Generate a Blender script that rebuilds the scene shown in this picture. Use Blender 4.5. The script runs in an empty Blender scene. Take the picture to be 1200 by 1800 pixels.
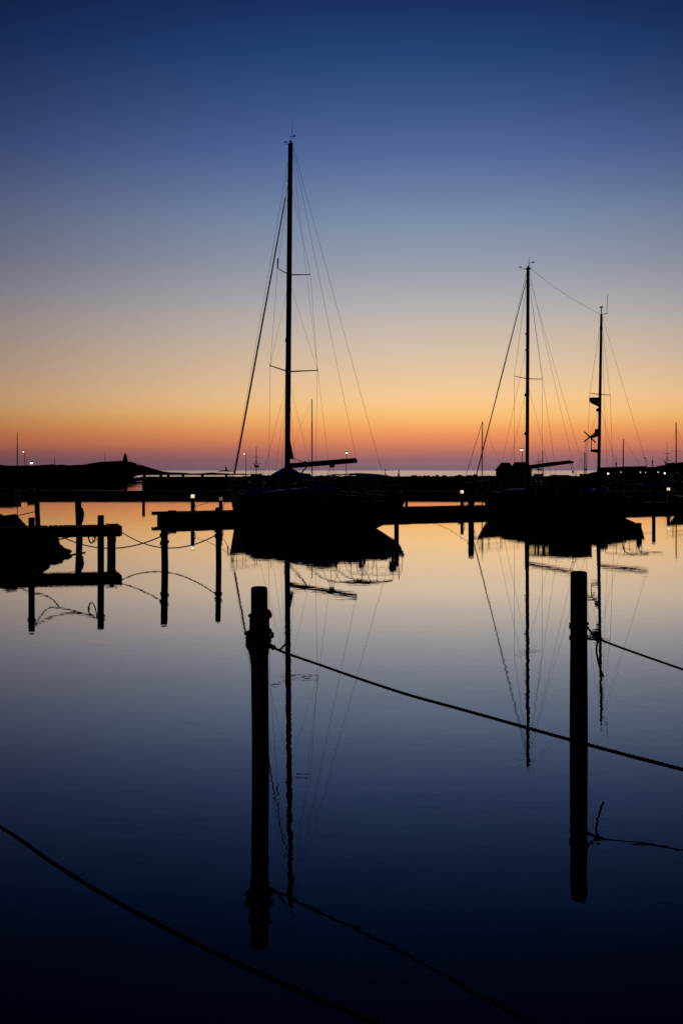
import bpy, bmesh, math, random
from mathutils import Vector, Matrix, noise
R = math.radians
random.seed(7)
SC = bpy.context.scene
C = SC.collection

# ------------------------------------------------------------------ camera
EYE = 2.5                                   # eye height above the water, metres
cam_d = bpy.data.cameras.new('camera')
cam = bpy.data.objects.new('camera', cam_d); C.objects.link(cam)
cam.location = (0, 0, EYE); cam.rotation_euler = (R(90), 0, 0)
cam_d.sensor_fit = 'VERTICAL'; cam_d.sensor_height = 36; cam_d.sensor_width = 24
cam_d.lens = 40; cam_d.shift_y = -73 / 1800
cam_d.clip_start = 0.05; cam_d.clip_end = 90000
SC.camera = cam
SC.view_settings.view_transform = 'Standard'
SC.view_settings.look = 'None'
SC.view_settings.exposure = 0; SC.view_settings.gamma = 1
SC.view_settings.use_curve_mapping = False

# ------------------------------------------------------------------ sky: twilight after sunset
def lin(c):
    c = c / 255.0
    return c / 12.92 if c <= 0.04045 else ((c + 0.055) / 1.055) ** 2.4
def rgb(r, g, b): return (lin(r), lin(g), lin(b), 1)
world = bpy.data.worlds.new('World'); SC.world = world; world.use_nodes = True
wt = world.node_tree; wt.nodes.clear()
def wn(t, **k):
    n = wt.nodes.new(t)
    for a, b in k.items(): setattr(n, a, b)
    return n
def wmath(op, a, b=None, c=None, clamp=False):
    n = wn('ShaderNodeMath', operation=op); n.use_clamp = clamp
    for i, x in enumerate((a, b, c)):
        if x is None: continue
        if isinstance(x, (int, float)): n.inputs[i].default_value = x
        else: wt.links.new(x, n.inputs[i])
    return n.outputs[0]
tc = wn('ShaderNodeTexCoord')
sep = wn('ShaderNodeSeparateXYZ'); wt.links.new(tc.outputs['Generated'], sep.inputs[0])
zc = wmath('MAXIMUM', sep.outputs[2], 0.0)
elev = wmath('ARCSINE', wmath('MINIMUM', zc, 1.0))
# faint streaks of thin cloud low down
mp = wn('ShaderNodeMapping'); mp.inputs['Scale'].default_value = (2.2, 2.2, 60)
wt.links.new(tc.outputs['Generated'], mp.inputs[0])
ns = wn('ShaderNodeTexNoise'); ns.inputs['Scale'].default_value = 1.6; ns.inputs['Detail'].default_value = 5
wt.links.new(mp.outputs[0], ns.inputs['Vector'])
streak = wmath('MULTIPLY', wmath('SUBTRACT', ns.outputs[0], 0.5), 0.006)
elev2 = wmath('MAXIMUM', wmath('ADD', elev, streak), 0.0)
pos = wmath('SQRT', wmath('DIVIDE', elev2, math.pi / 2))
ramp = wn('ShaderNodeValToRGB'); wt.links.new(pos, ramp.inputs[0])
SUN_AZ = 7.0                                 # the sun set a little to the right of the view's middle
stops = [(827, 114, 98, 118), (808, 148, 102, 107), (795, 180, 110, 101), (778, 219, 133, 93), (762, 237, 152, 94),
         (745, 247, 175, 105), (726, 251, 193, 123), (700, 248, 201, 144), (660, 231, 197, 158), (608, 211, 190, 167),
         (566, 194, 182, 173), (523, 172, 172, 175), (467, 150, 156, 172), (397, 126, 143, 169), (327, 102, 121, 161),
         (270, 82, 104, 154), (187, 59, 85, 133), (93, 36, 66, 116), (0, 24, 47, 95)]
cr = ramp.color_ramp; cr.interpolation = 'LINEAR'
pts = [(math.sqrt(math.degrees(math.atan((827 - y) / 2000)) / 90), rgb(r, g, b)) for y, r, g, b in stops]
pts += [(math.sqrt(32 / 90), rgb(19, 38, 84)), (math.sqrt(50 / 90), rgb(15, 31, 72)), (1.0, rgb(13, 27, 64))]
cr.elements[0].position = pts[0][0]; cr.elements[0].color = pts[0][1]
cr.elements[1].position = 1.0; cr.elements[1].color = pts[-1][1]
for p, c in pts[1:-1]:
    e = cr.elements.new(p); e.color = c
az = wmath('ARCTAN2', sep.outputs[0], sep.outputs[1])
hz = wmath('SQRT', wmath('SUBTRACT', 1.0, wmath('MULTIPLY', zc, zc)))
# the glow is widest along the horizon and narrows with height
azc = wmath('MAXIMUM', wmath('MULTIPLY_ADD', elev, -0.22, R(SUN_AZ)), 0.0)
sig = wmath('MAXIMUM', wmath('MULTIPLY_ADD', elev, -0.55, R(32)), R(18))
da = wmath('MULTIPLY', wmath('SUBTRACT', az, azc), hz)
da = wmath('DIVIDE', da, sig)
fall = wmath('EXPONENT', wmath('MULTIPLY', wmath('MULTIPLY', da, da), -1.0))
fall = wmath('MULTIPLY_ADD', fall, 0.92, 0.08)
mul = wn('ShaderNodeMix', data_type='RGBA', blend_type='MULTIPLY')
mul.inputs['Factor'].default_value = 1
wt.links.new(ramp.outputs[0], mul.inputs['A'])
cmb = wn('ShaderNodeCombineColor')
for i, p in enumerate((1.22, 1.28, 1.06)): wt.links.new(wmath('POWER', fall, p), cmb.inputs[i])   # red light dies away first
wt.links.new(cmb.outputs[0], mul.inputs['B'])
bg = wn('ShaderNodeBackground'); bg.inputs[1].default_value = 1.0
wt.links.new(mul.outputs['Result'], bg.inputs[0])
sky = wn('ShaderNodeTexSky', sky_type='NISHITA'); sky.sun_disc = False
sky.sun_elevation = R(-5); sky.sun_rotation = R(SUN_AZ); sky.sun_intensity = 1.0
bg2 = wn('ShaderNodeBackground'); bg2.inputs[1].default_value = 0.05
wt.links.new(sky.outputs[0], bg2.inputs[0])
addn = wn('ShaderNodeAddShader')
wt.links.new(bg.outputs[0], addn.inputs[0]); wt.links.new(bg2.outputs[0], addn.inputs[1])
wo = wn('ShaderNodeOutputWorld'); wt.links.new(addn.outputs[0], wo.inputs[0])

# ------------------------------------------------------------------ materials
M = {}
def mat(name, col, rough=0.6, metal=0.0, spec=0.3, scale=6.0, var=0.25, bump=0.0, stretch=(1, 1, 1)):
    m = bpy.data.materials.new(name); m.use_nodes = True
    nt = m.node_tree; b = nt.nodes['Principled BSDF']
    b.inputs['Roughness'].default_value = rough; b.inputs['Metallic'].default_value = metal
    b.inputs['Specular IOR Level'].default_value = spec
    t = nt.nodes.new('ShaderNodeTexCoord'); mpn = nt.nodes.new('ShaderNodeMapping')
    mpn.inputs['Scale'].default_value = stretch
    nt.links.new(t.outputs['Object'], mpn.inputs[0])
    n = nt.nodes.new('ShaderNodeTexNoise'); n.inputs['Scale'].default_value = scale; n.inputs['Detail'].default_value = 6
    nt.links.new(mpn.outputs[0], n.inputs['Vector'])
    r = nt.nodes.new('ShaderNodeValToRGB')
    r.color_ramp.elements[0].position = 0.3; r.color_ramp.elements[1].position = 0.7
    r.color_ramp.elements[0].color = (*[max(0, x * (1 - var)) for x in col], 1)
    r.color_ramp.elements[1].color = (*[min(1, x * (1 + var)) for x in col], 1)
    nt.links.new(n.outputs[0], r.inputs[0]); nt.links.new(r.outputs[0], b.inputs['Base Color'])
    if bump:
        bp = nt.nodes.new('ShaderNodeBump'); bp.inputs['Strength'].default_value = 0.6; bp.inputs['Distance'].default_value = bump
        nt.links.new(n.outputs[0], bp.inputs['Height']); nt.links.new(bp.outputs[0], b.inputs['Normal'])
    M[name] = m
    return m
mat('pile_wood', (0.055, 0.042, 0.032), 0.85, spec=0.15, scale=9, bump=0.01, stretch=(3, 3, 0.25))
mat('deck_wood', (0.09, 0.07, 0.055), 0.85, spec=0.15, scale=7, bump=0.004, stretch=(3, 0.4, 3))
mat('rope', (0.05, 0.045, 0.05), 0.9, spec=0.1, scale=40)
mat('galvanised', (0.12, 0.12, 0.13), 0.6, spec=0.3, scale=12)
mat('steel_tube', (0.25, 0.25, 0.27), 0.4, metal=0.6, scale=10, var=0.1)
mat('mast_alloy', (0.06, 0.06, 0.068), 0.6, spec=0.15, scale=4, var=0.12)
mat('wire', (0.05, 0.05, 0.05), 0.6, spec=0.1, scale=10, var=0.1)
mat('navy_hull', (0.005, 0.008, 0.075), 0.5, spec=0.06, scale=2, var=0.12)
mat('dark_hull', (0.02, 0.023, 0.035), 0.5, spec=0.08, scale=2, var=0.15)
mat('pale_hull', (0.10, 0.105, 0.12), 0.5, spec=0.1, scale=2, var=0.1)
mat('deck_paint', (0.05, 0.05, 0.055), 0.7, spec=0.2, scale=8, var=0.15)
mat('cabin_paint', (0.06, 0.063, 0.075), 0.5, spec=0.25, scale=3, var=0.1)
mat('canvas_blue', (0.015, 0.04, 0.42), 0.9, spec=0.1, scale=14, var=0.25, bump=0.01)
mat('canvas_dark', (0.025, 0.025, 0.035), 0.9, spec=0.1, scale=14, var=0.25, bump=0.01)
mat('rubber', (0.02, 0.02, 0.02), 0.8, spec=0.2, scale=12)
mat('fender_white', (0.3, 0.3, 0.3), 0.5, scale=8, var=0.1)
mat('buoy_orange', (0.25, 0.06, 0.02), 0.6, scale=8, var=0.1)
mat('rock', (0.07, 0.066, 0.06), 0.95, spec=0.1, scale=3, var=0.45, bump=0.05)
mat('heath', (0.015, 0.015, 0.010), 1.0, spec=0.0, scale=0.15, var=0.5, bump=0.3)
mat('rust_steel', (0.14, 0.05, 0.03), 0.85, spec=0.15, scale=2, var=0.5, stretch=(1, 1, 0.25))
mat('concrete', (0.14, 0.135, 0.125), 0.95, spec=0.1, scale=2, var=0.3)
mat('shed_wall', (0.12, 0.035, 0.025), 0.9, spec=0.1, scale=3, var=0.2)
mat('shed_roof', (0.05, 0.05, 0.05), 0.9, spec=0.1, scale=3, var=0.2)
mat('beacon_stone', (0.12, 0.12, 0.12), 0.95, spec=0.1, scale=1.5, var=0.25)

def lampmat(name, col, s):
    m = bpy.data.materials.new(name); m.use_nodes = True
    b = m.node_tree.nodes['Principled BSDF']
    b.inputs['Base Color'].default_value = (0.6, 0.6, 0.55, 1)
    b.inputs['Emission Color'].default_value = (*col, 1); b.inputs['Emission Strength'].default_value = s
    M[name] = m
lampmat('lamp_warm', (1.0, 0.86, 0.5), 0.9)
lampmat('lamp_white', (1.0, 0.9, 0.72), 2.0)
lampmat('lamp_dim', (1.0, 0.85, 0.6), 0.12)

def glass():
    m = bpy.data.materials.new('window_glass'); m.use_nodes = True
    nt = m.node_tree; nt.nodes.clear()
    o = nt.nodes.new('ShaderNodeOutputMaterial'); mx = nt.nodes.new('ShaderNodeMixShader')
    tr = nt.nodes.new('ShaderNodeBsdfTransparent'); tr.inputs[0].default_value = (0.8, 0.78, 0.72, 1)
    gl = nt.nodes.new('ShaderNodeBsdfGlossy'); gl.inputs['Roughness'].default_value = 0.03
    fr = nt.nodes.new('ShaderNodeFresnel'); fr.inputs[0].default_value = 1.5
    nt.links.new(fr.outputs[0], mx.inputs[0]); nt.links.new(tr.outputs[0], mx.inputs[1]); nt.links.new(gl.outputs[0], mx.inputs[2])
    nt.links.new(mx.outputs[0], o.inputs[0]); M['glass'] = m
glass()

def water(name, rough, layers, body=(0.0005, 0.007, 0.024), patch=True, gain=(2.02, -0.13, 0.93)):
    """layers: (scale_xyz, noise scale, bump height in metres)"""
    m = bpy.data.materials.new(name); m.use_nodes = True
    nt = m.node_tree; b = nt.nodes['Principled BSDF']
    b.inputs['Base Color'].default_value = (*body, 1); b.inputs['Roughness'].default_value = rough
    b.inputs['IOR'].default_value = 1.333; b.inputs['Specular IOR Level'].default_value = 0.5
    t = nt.nodes.new('ShaderNodeTexCoord'); prev = None
    if patch:                                   # cat's paws: ripples come and go in wide patches
        pm = nt.nodes.new('ShaderNodeMapping'); pm.inputs['Scale'].default_value = (0.10, 0.22, 1)
        nt.links.new(t.outputs['Object'], pm.inputs[0])
        pn = nt.nodes.new('ShaderNodeTexNoise'); pn.inputs['Scale'].default_value = 1.0; pn.inputs['Detail'].default_value = 3
        nt.links.new(pm.outputs[0], pn.inputs['Vector'])
        pr = nt.nodes.new('ShaderNodeMapRange'); pr.inputs['From Min'].default_value = 0.35; pr.inputs['From Max'].default_value = 0.68
        pr.inputs['To Min'].default_value = 0.35; pr.inputs['To Max'].default_value = 1.5
        nt.links.new(pn.outputs[0], pr.inputs[0])
    for sc, s, h in layers:
        mpn = nt.nodes.new('ShaderNodeMapping'); mpn.inputs['Scale'].default_value = sc
        mpn.inputs['Rotation'].default_value = (0, 0, R(random.uniform(-9, 9)))
        nt.links.new(t.outputs['Object'], mpn.inputs[0])
        n = nt.nodes.new('ShaderNodeTexNoise'); n.inputs['Scale'].default_value = s; n.inputs['Detail'].default_value = 2
        nt.links.new(mpn.outputs[0], n.inputs['Vector'])
        src = n.outputs[0]
        if patch:
            mu = nt.nodes.new('ShaderNodeMath'); mu.operation = 'MULTIPLY'
            nt.links.new(src, mu.inputs[0]); nt.links.new(pr.outputs[0], mu.inputs[1]); src = mu.outputs[0]
        bp = nt.nodes.new('ShaderNodeBump'); bp.inputs['Strength'].default_value = 1.0; bp.inputs['Distance'].default_value = h
        nt.links.new(src, bp.inputs['Height'])
        if prev: nt.links.new(prev.outputs[0], bp.inputs['Normal'])
        prev = bp
    # dark body under a mirror whose strength follows the angle of view (steep looks in, flat looks off)
    gl = nt.nodes.new('ShaderNodeBsdfGlossy'); gl.inputs['Roughness'].default_value = rough
    gl.inputs[0].default_value = (1, 1, 1, 1)
    fr = nt.nodes.new('ShaderNodeFresnel'); fr.inputs[0].default_value = 1.333
    mr = nt.nodes.new('ShaderNodeMath'); mr.operation = 'MULTIPLY_ADD'; mr.inputs[1].default_value = gain[0]; mr.inputs[2].default_value = gain[1]
    mn = nt.nodes.new('ShaderNodeClamp'); mn.inputs['Max'].default_value = gain[2]
    nt.links.new(fr.outputs[0], mr.inputs[0]); nt.links.new(mr.outputs[0], mn.inputs['Value'])
    mx_ = nt.nodes.new('ShaderNodeMixShader'); nt.links.new(mn.outputs[0], mx_.inputs[0])
    b.inputs['Specular IOR Level'].default_value = 0.0; b.inputs['Roughness'].default_value = 1.0
    nt.links.new(b.outputs[0], mx_.inputs[1]); nt.links.new(gl.outputs[0], mx_.inputs[2])
    nt.links.new(mx_.outputs[0], nt.nodes['Material Output'].inputs[0])
    nt.links.new(prev.outputs[0], gl.inputs['Normal'])
    if not patch: nt.links.new(prev.outputs[0], fr.inputs['Normal'])
    M[name] = m
water('harbour_water', 0.006, [((0.45, 1, 1), 0.9, 0.0011), ((0.75, 1, 1), 4.2, 0.00085)])
water('open_sea', 0.19, [((0.5, 1, 1), 0.25, 0.05)], patch=False, gain=(1.2, 0.45, 1.0))

# ------------------------------------------------------------------ mesh helpers
class MB:
    def __init__(s): s.v, s.f = [], []
    def add(s, vs, fs):
        o = len(s.v); s.v += [tuple(v) for v in vs]; s.f += [tuple(i + o for i in f) for f in fs]; return s
    def box(s, x0, x1, y0, y1, z0, z1):
        vs = [(x, y, z) for z in (z0, z1) for y in (y0, y1) for x in (x0, x1)]
        return s.add(vs, [(0, 2, 3, 1), (4, 5, 7, 6), (0, 1, 5, 4), (2, 6, 7, 3), (0, 4, 6, 2), (1, 3, 7, 5)])
    def rings(s, rs, caps=True, loop=True):
        n = len(rs[0]); vs = [p for r in rs for p in r]; fs = []
        for i in range(len(rs) - 1):
            for k in range(n if loop else n - 1):
                a = i * n + k; b = i * n + (k + 1) % n
                fs.append((a, b, b + n, a + n))
        if caps:
            fs.append(tuple(range(n - 1, -1, -1))); o = (len(rs) - 1) * n; fs.append(tuple(range(o, o + n)))
        return s.add(vs, fs)
    def tube(s, pts, r, n=8, flat=1.0):
        pts = [Vector(p) for p in pts]; m = len(pts)
        rr = r if isinstance(r, (list, tuple)) else [r] * m
        t0 = (pts[1] - pts[0]).normalized()
        u = t0.orthogonal().normalized(); out = []
        for i, p in enumerate(pts):
            t = (pts[min(i + 1, m - 1)] - pts[max(i - 1, 0)])
            if t.length < 1e-9: t = t0
            t = t.normalized(); u = (u - t * u.dot(t)).normalized(); w = t.cross(u)
            out.append([p + (u * math.cos(a) + w * math.sin(a) * flat) * rr[i] for a in [2 * math.pi * k / n for k in range(n)]])
        return s.rings(out)
    def strands(s, pts, r, pitch, n=5):
        """three-strand laid rope along a dense polyline"""
        pts = [Vector(p) for p in pts]
        for k in range(3):
            L = 0; out = []
            for i, p in enumerate(pts):
                if i: L += (p - pts[i - 1]).length
                t = (pts[min(i + 1, len(pts) - 1)] - pts[max(i - 1, 0)]).normalized()
                u = t.cross(Vector((0, 0, 1)))
                u = u.normalized() if u.length > 1e-4 else Vector((1, 0, 0))
                w = t.cross(u); a = 2 * math.pi * (L / pitch + k / 3)
                out.append(p + (u * math.cos(a) + w * math.sin(a)) * r * 0.52)
            s.tube(out, r * 0.56, n)
        return s
    def lathe(s, prof, c=(0, 0, 0), n=16):
        out = [[(c[0] + r * math.cos(2 * math.pi * k / n), c[1] + r * math.sin(2 * math.pi * k / n), c[2] + z) for k in range(n)] for r, z in prof]
        return s.rings(out)
    def ball(s, c, r, n=10, sq=1.0):
        return s.lathe([(max(1e-3, r * math.sin(math.pi * i / 6)), -r * sq * math.cos(math.pi * i / 6)) for i in range(7)], c, n)
    def prism(s, poly, y0, y1):               # polygon in x,z pushed along y
        n = len(poly); vs = [(x, y0, z) for x, z in poly] + [(x, y1, z) for x, z in poly]
        fs = [tuple(range(n)), tuple(range(2 * n - 1, n - 1, -1))] + [(i, i + n, (i + 1) % n + n, (i + 1) % n) for i in range(n)]
        return s.add(vs, fs)
    def mesh(s, name, m, smooth=True):
        me = bpy.data.meshes.new(name); me.from_pydata(s.v, [], s.f); me.validate()
        bm = bmesh.new(); bm.from_mesh(me); bmesh.ops.recalc_face_normals(bm, faces=bm.faces); bm.to_mesh(me); bm.free()
        if m: me.materials.append(M[m])
        if smooth:
            me.polygons.foreach_set('use_smooth', [True] * len(me.polygons))
            me.set_sharp_from_angle(angle=R(38))
        return me
    def build(s, name, m, parent=None, smooth=True):
        return link(name, s.mesh(name, m, smooth), parent)
def link(name, me, parent=None, mtx=None):
    o = bpy.data.objects.new(name, me); C.objects.link(o)
    if parent: o.parent = parent
    if mtx is not None: o.matrix_local = mtx
    return o
def tag(o, label, cat, group=None):
    o['label'] = label; o['category'] = cat
    if group: o['group'] = group
    return o
def thing(name, label, cat, loc=(0, 0, 0), rz=0.0, group=None):
    o = bpy.data.objects.new(name, None); C.objects.link(o)
    o.location = loc; o.rotation_euler = (0, 0, rz); o.empty_display_size = 0.2
    return tag(o, label, cat, group)
def struct(o): o['kind'] = 'structure'; return o
def spot(px, w):
    """point on the water: bearing px (photo column) and the row w where its foot meets the water"""
    d = EYE * 2000 / (w - 827); return ((px - 600) / 2000 * d, d)
def zat(py, d): return EYE - (py - 827) * d / 2000
def xat(px, d): return (px - 600) / 2000 * d
def sag(p0, p1, s, n=24):
    p0, p1 = Vector(p0), Vector(p1)
    return [p0.lerp(p1, i / n) - Vector((0, 0, 4 * s * (i / n) * (1 - i / n))) for i in range(n + 1)]
def smooth_path(ps, n=8):
    ps = [Vector(p) for p in ps]; out = []
    for i in range(len(ps) - 1):
        a, b, c, d = ps[max(i - 1, 0)], ps[i], ps[i + 1], ps[min(i + 2, len(ps) - 1)]
        for k in range(n):
            t = k / n
            out.append(0.5 * ((2 * b) + (c - a) * t + (2 * a - 5 * b + 4 * c - d) * t * t + (3 * b - a - 3 * c + d) * t ** 3))
    return out + [ps[-1]]

def boulder_mesh(seed, sub=2):
    bm = bmesh.new(); bmesh.ops.create_icosphere(bm, subdivisions=sub, radius=1)
    o = Vector((seed * 7.3, seed * 3.1, 0))
    for v in bm.verts:
        d = v.co.normalized()
        v.co = d * (0.8 + 0.42 * noise.noise(d * 1.1 + o) + 0.22 * noise.noise(d * 2.6 + o))
        v.co.x *= 1.15; v.co.z *= 0.8
    me = bpy.data.meshes.new('boulder'); bm.to_mesh(me); bm.free(); me.materials.append(M['rock']); return me
BOULD = [boulder_mesh(i) for i in range(7)]
BSMALL = [boulder_mesh(i + 20, 1) for i in range(6)]
def put_boulder(p, r, parent, near=True):
    me = random.choice(BOULD if near else BSMALL)
    m = Matrix.Translation(p) @ Matrix.Rotation(random.uniform(0, 6.28), 4, 'Z') @ Matrix.Rotation(random.uniform(-0.5, 0.5), 4, 'X') @ Matrix.Diagonal((r * random.uniform(0.85, 1.25), r * random.uniform(0.8, 1.15), r * random.uniform(0.75, 1.1), 1))
    return link('boulder', me, parent, m)

# ------------------------------------------------------------------ water, land, quay
def sheet(name, x0, x1, y0, y1, m, z=0.0):
    o = MB().add([(x0, y0, z), (x1, y0, z), (x1, y1, z), (x0, y1, z)], [(0, 1, 2, 3)]).build(name, m, smooth=False)
    return struct(o)
sheet('harbour_water', -400, 400, -60, 260, 'harbour_water')
sheet('sea', -40000, 40000, 260, 60000, 'open_sea')

def interp(pl, x):
    if x <= pl[0][0]: return pl[0][1]
    for (a, b), (c, d) in zip(pl, pl[1:]):
        if x <= c: return b + (d - b) * (x - a) / (c - a)
    return pl[-1][1]
# left headland: low shore in front, heath-covered ridge behind
CREST = [(-260, 812), (-120, 816), (0, 816.5), (12, 818.5), (60, 818.5), (92, 816), (100, 817.8), (110, 817), (122, 818.5), (135, 817), (150, 816.5), (165, 813.5),
         (180, 811.8), (200, 810.8), (218, 810.2), (230, 811.5), (243, 815), (256, 819.5), (270, 824), (282, 827.5), (292, 829.5), (304, 831), (318, 831), (340, 832.4),
         (356, 831.6), (372, 830.6), (388, 832), (410, 833), (430, 833.6), (450, 834.9)]
cols = list(range(-260, 452, 4)); ds = []
vs, fs = [], []
NR = 26
for i, px in enumerate(cols):
    zc_ = EYE + (827 - interp(CREST, px)) * 650 / 2000
    # the low shore reaches forward to ~250 m left of the spit, and stays out at 630 m along the spit
    k = min(1, max(0, (px - 226) / 22)); k = k * k * (3 - 2 * k)
    dfront = 252 * (1 - k) + 632 * k
    for j in range(NR):
        t = j / (NR - 1)
        d = dfront + (790 - dfront) * t
        a = max(0, min(1, (d - 430) / 215)); a = a * a * (3 - 2 * a)
        if k > 0.5: a = max(0, min(1, (d - 632) / 20))
        low = (0.9 + 2.1 * min(1, max(0, (226 - px) / 12))) * min(1, (d - dfront) / 14)
        z = low + (zc_ - low) * a if zc_ > low else min(low, zc_ * a + low * (1 - a))
        if d > 655: z = zc_ * max(0, 1 - ((d - 655) / 130) ** 1.5) - 0.4 * (d > 780)
        if j == 0: z = -0.6
        x = xat(px, d)
        z += (0.22 * noise.noise((x * 0.08, d * 0.05, 1.0)) + 0.10 * noise.noise((x * 0.5, d * 0.2, 4.0))) * (0 if j == 0 else 1)
        vs.append((x, d, z))
for i in range(len(cols) - 1):
    for j in range(NR - 1):
        a = i * NR + j; fs.append((a, a + NR, a + NR + 1, a + 1))
headland = struct(MB().add(vs, fs).build('headland', 'heath'))
for i in range(46):                          # stones along the shore, thickest round the point
    px = random.choice([random.uniform(225, 256), random.uniform(120, 250), random.uniform(225, 252)])
    d = 258 + max(0, px - 228) * random.uniform(1.0, 3.2) + random.uniform(-6, 3)
    put_boulder((xat(px, d), d, random.uniform(0.1, 0.4)), random.uniform(0.4, 1.1), headland, False)
for i in range(26):
    px = random.uniform(300, 448); d = random.uniform(626, 640)
    put_boulder((xat(px, d), d, random.uniform(-0.1, 0.2)), random.uniform(0.5, 1.0), headland, False)

# far skerry with a small light on it
sk = MB(); n = 40
sk.rings([[(xat(397, 2500) + (22 * s) * math.cos(2 * math.pi * k / n) * (1 + 0.25 * noise.noise((k * 0.7, s, 2))), 2500 + 26 * s * math.sin(2 * math.pi * k / n), z + 0.5 * noise.noise((k * 0.5, s * 3, 9))) for k in range(n)] for s, z in ((1, -0.8), (0.8, 0.9), (0.45, 2.0), (0.1, 2.6))])
struct(sk.build('skerry', 'rock'))
t = thing('skerry_lighthouse', 'tiny lighthouse on the far skerry out on the horizon', 'lighthouse', (xat(397.5, 2500), 2500, 2.2))
MB().lathe([(2.4, -0.6), (1.5, 6.0), (1.9, 6.2), (1.9, 6.6)]).build('tower', 'beacon_stone', t)
MB().lathe([(1.0, 6.6), (1.0, 8.0), (0.3, 9.2), (0.05, 9.8)]).build('lantern', 'galvanised', t)

# harbour quay: corrugated sheet piling with a concrete coping, and the rubble breakwater behind it
QD = 170.0
qx0, qx1 = xat(250, QD), xat(1330, QD)
QZ = 1.55
struct(MB().box(qx0, qx1, QD + 0.35, QD + 7, -1.5, QZ - 0.004).build('quay', 'concrete', smooth=False))
wall = thing('sheet_pile_wall', 'rust brown corrugated sheet pile wall edging the far quay', 'quay wall', (qx0, QD, 0))
me = MB().prism([(0, 0), (0.12, 0.25), (0.36, 0.25), (0.48, 0), (0.60, 0), (0.60, 0.06), (0.52, 0.06), (0.40, 0.31), (0.08, 0.31), (-0.02, 0.06)], -1.5, 1.40).mesh('sheet_pile', 'rust_steel', False)
rot = Matrix.Rotation(R(90), 4, 'X')         # stand the corrugation up
nsheet = int((qx1 - qx0) / 0.62)
for i in range(min(nsheet, 150)):
    link('sheet_pile', me, wall, Matrix.Translation((i * 0.62, 0.30, 0)) @ rot @ Matrix.Diagonal((1, 1, -1, 1)))
MB().box(0, qx1 - qx0, -0.12, 0.42, 1.40, QZ).build('coping', 'concrete', wall, False)
MB().box(0, qx1 - qx0, -0.30, -0.14, 0.55, 0.75).build('waling', 'rust_steel', wall, False)
for i, px in enumerate((254, 283, 296, 322, 356, 398)):
    b = tag(MB().lathe([(0.22, 0), (0.20, 0.22), (0.30, 0.28), (0.30, 0.36), (0.12, 0.42)]).build('mooring_bollard', 'galvanised'),
            'squat iron bollard on the far quay edge, ' + ('first', 'second', 'third', 'fourth', 'fifth', 'last')[i] + ' from the left end of the wall', 'bollard', 'bollards along the far quay')
    b.location = (xat(px, QD + 1), QD + 1, QZ)

bw = struct(MB().rings([[(x, 178, -1.0), (x, 182, 0.9), (x, 186, 1.55 + 0.15 * noise.noise((x * 0.3, 0, 0))), (x, 190, 1.5), (x, 197, -1.0)]
                        for x in [xat(428, 186) + i * 2.0 for i in range(38)]]).build('breakwater', 'rock'))
x = xat(430, 186)
while x < xat(1085, 186):
    r = random.uniform(0.35, 0.75)
    put_boulder((x, 186 + random.uniform(-1, 1), 1.35 + random.uniform(-0.12, 0.18)), r, bw, False)
    if random.random() < 0.75: put_boulder((x + random.uniform(-.4, .4), 183 + random.uniform(-1, 1), 0.9), random.uniform(0.5, 0.8), bw, False)
    x += r * random.uniform(0.9, 1.6)

# right bank, rising out of the frame
BANK = [(1030, 833), (1052, 826.5), (1066, 825), (1090, 823.8), (1118, 822.6), (1126, 819.8), (1150, 819.4), (1158, 817.5), (1170, 815.2), (1178, 812.3), (1200, 811.6), (1250, 809), (1330, 806), (1420, 806)]
vs, fs = [], []; bc = list(range(1030, 1420, 3)); NB = 14
for px in bc:
    zt = zat(interp(BANK, px), 214)
    for j in range(NB):
        t = j / (NB - 1); d = 178 + 80 * t
        a = min(1, (d - 178) / 36); a = a * a * (3 - 2 * a)
        z = 1.0 * (1 - a) + zt * a if d <= 214 else zt * max(0, 1 - (d - 214) / 46) - 0.3
        if j == 0: z = -0.6
        x = xat(px, d)
        vs.append((x, d, z + (0.10 * noise.noise((x * 0.6, d * 0.4, 7)) if j else 0)))
for i in range(len(bc) - 1):
    for j in range(NB - 1):
        a = i * NB + j; fs.append((a, a + NB, a + NB + 1, a + 1))
struct(MB().add(vs, fs).build('bank', 'heath'))

# quay under the photographer's feet, where the near lines are made fast
struct(MB().box(-9, 9, -4, 2.0, -1, 0.9).build('near_quay', 'concrete', smooth=False))
# ------------------------------------------------------------------ piles and ropes
def shaft_mb(h, r, taper=0.94, lean=(0, 0), n=18, seed=0, depth=1.6, wear=0.06, cap=0.02):
    m = MB(); rs = []; h -= cap; zs = [-depth + (h + depth) * i / 30 for i in range(31)]
    for z in zs + [h + cap * 0.5, h + cap * 0.85, h + cap]:
        k = max(0, (z + depth) / (h + depth)); f = 1 + (taper - 1) * k
        if z >= h: f *= 0.99 if z <= h + 1e-6 else 0.95 if z < h + cap * .6 else 0.86 if z < h + cap * .99 else 0.66
        cx, cy = lean[0] * z / h, lean[1] * z / h
        rs.append([(cx + r * f * (1 + wear * noise.noise((math.cos(a) * 1.4 + seed, math.sin(a) * 1.4, z * 1.3 + seed))) * math.cos(a),
                    cy + r * f * (1 + wear * noise.noise((math.cos(a) * 1.4 + seed, math.sin(a) * 1.4, z * 1.3 + seed))) * math.sin(a), min(z, h + cap)) for a in [2 * math.pi * j / n for j in range(n)]])
    return m.rings(rs)
def wrap_mb(r, z, turns, rr, tilt=0.02, phase=0.0):
    pts = []
    for i in range(int(turns * 20) + 1):
        a = 2 * math.pi * i / 20 + phase
        pts.append(((r + rr * 0.7) * math.cos(a), (r + rr * 0.7) * math.sin(a), z + rr * 1.9 * i / 20 + tilt * math.sin(a + 1)))
    return MB().tube(pts, rr, 6)
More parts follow.
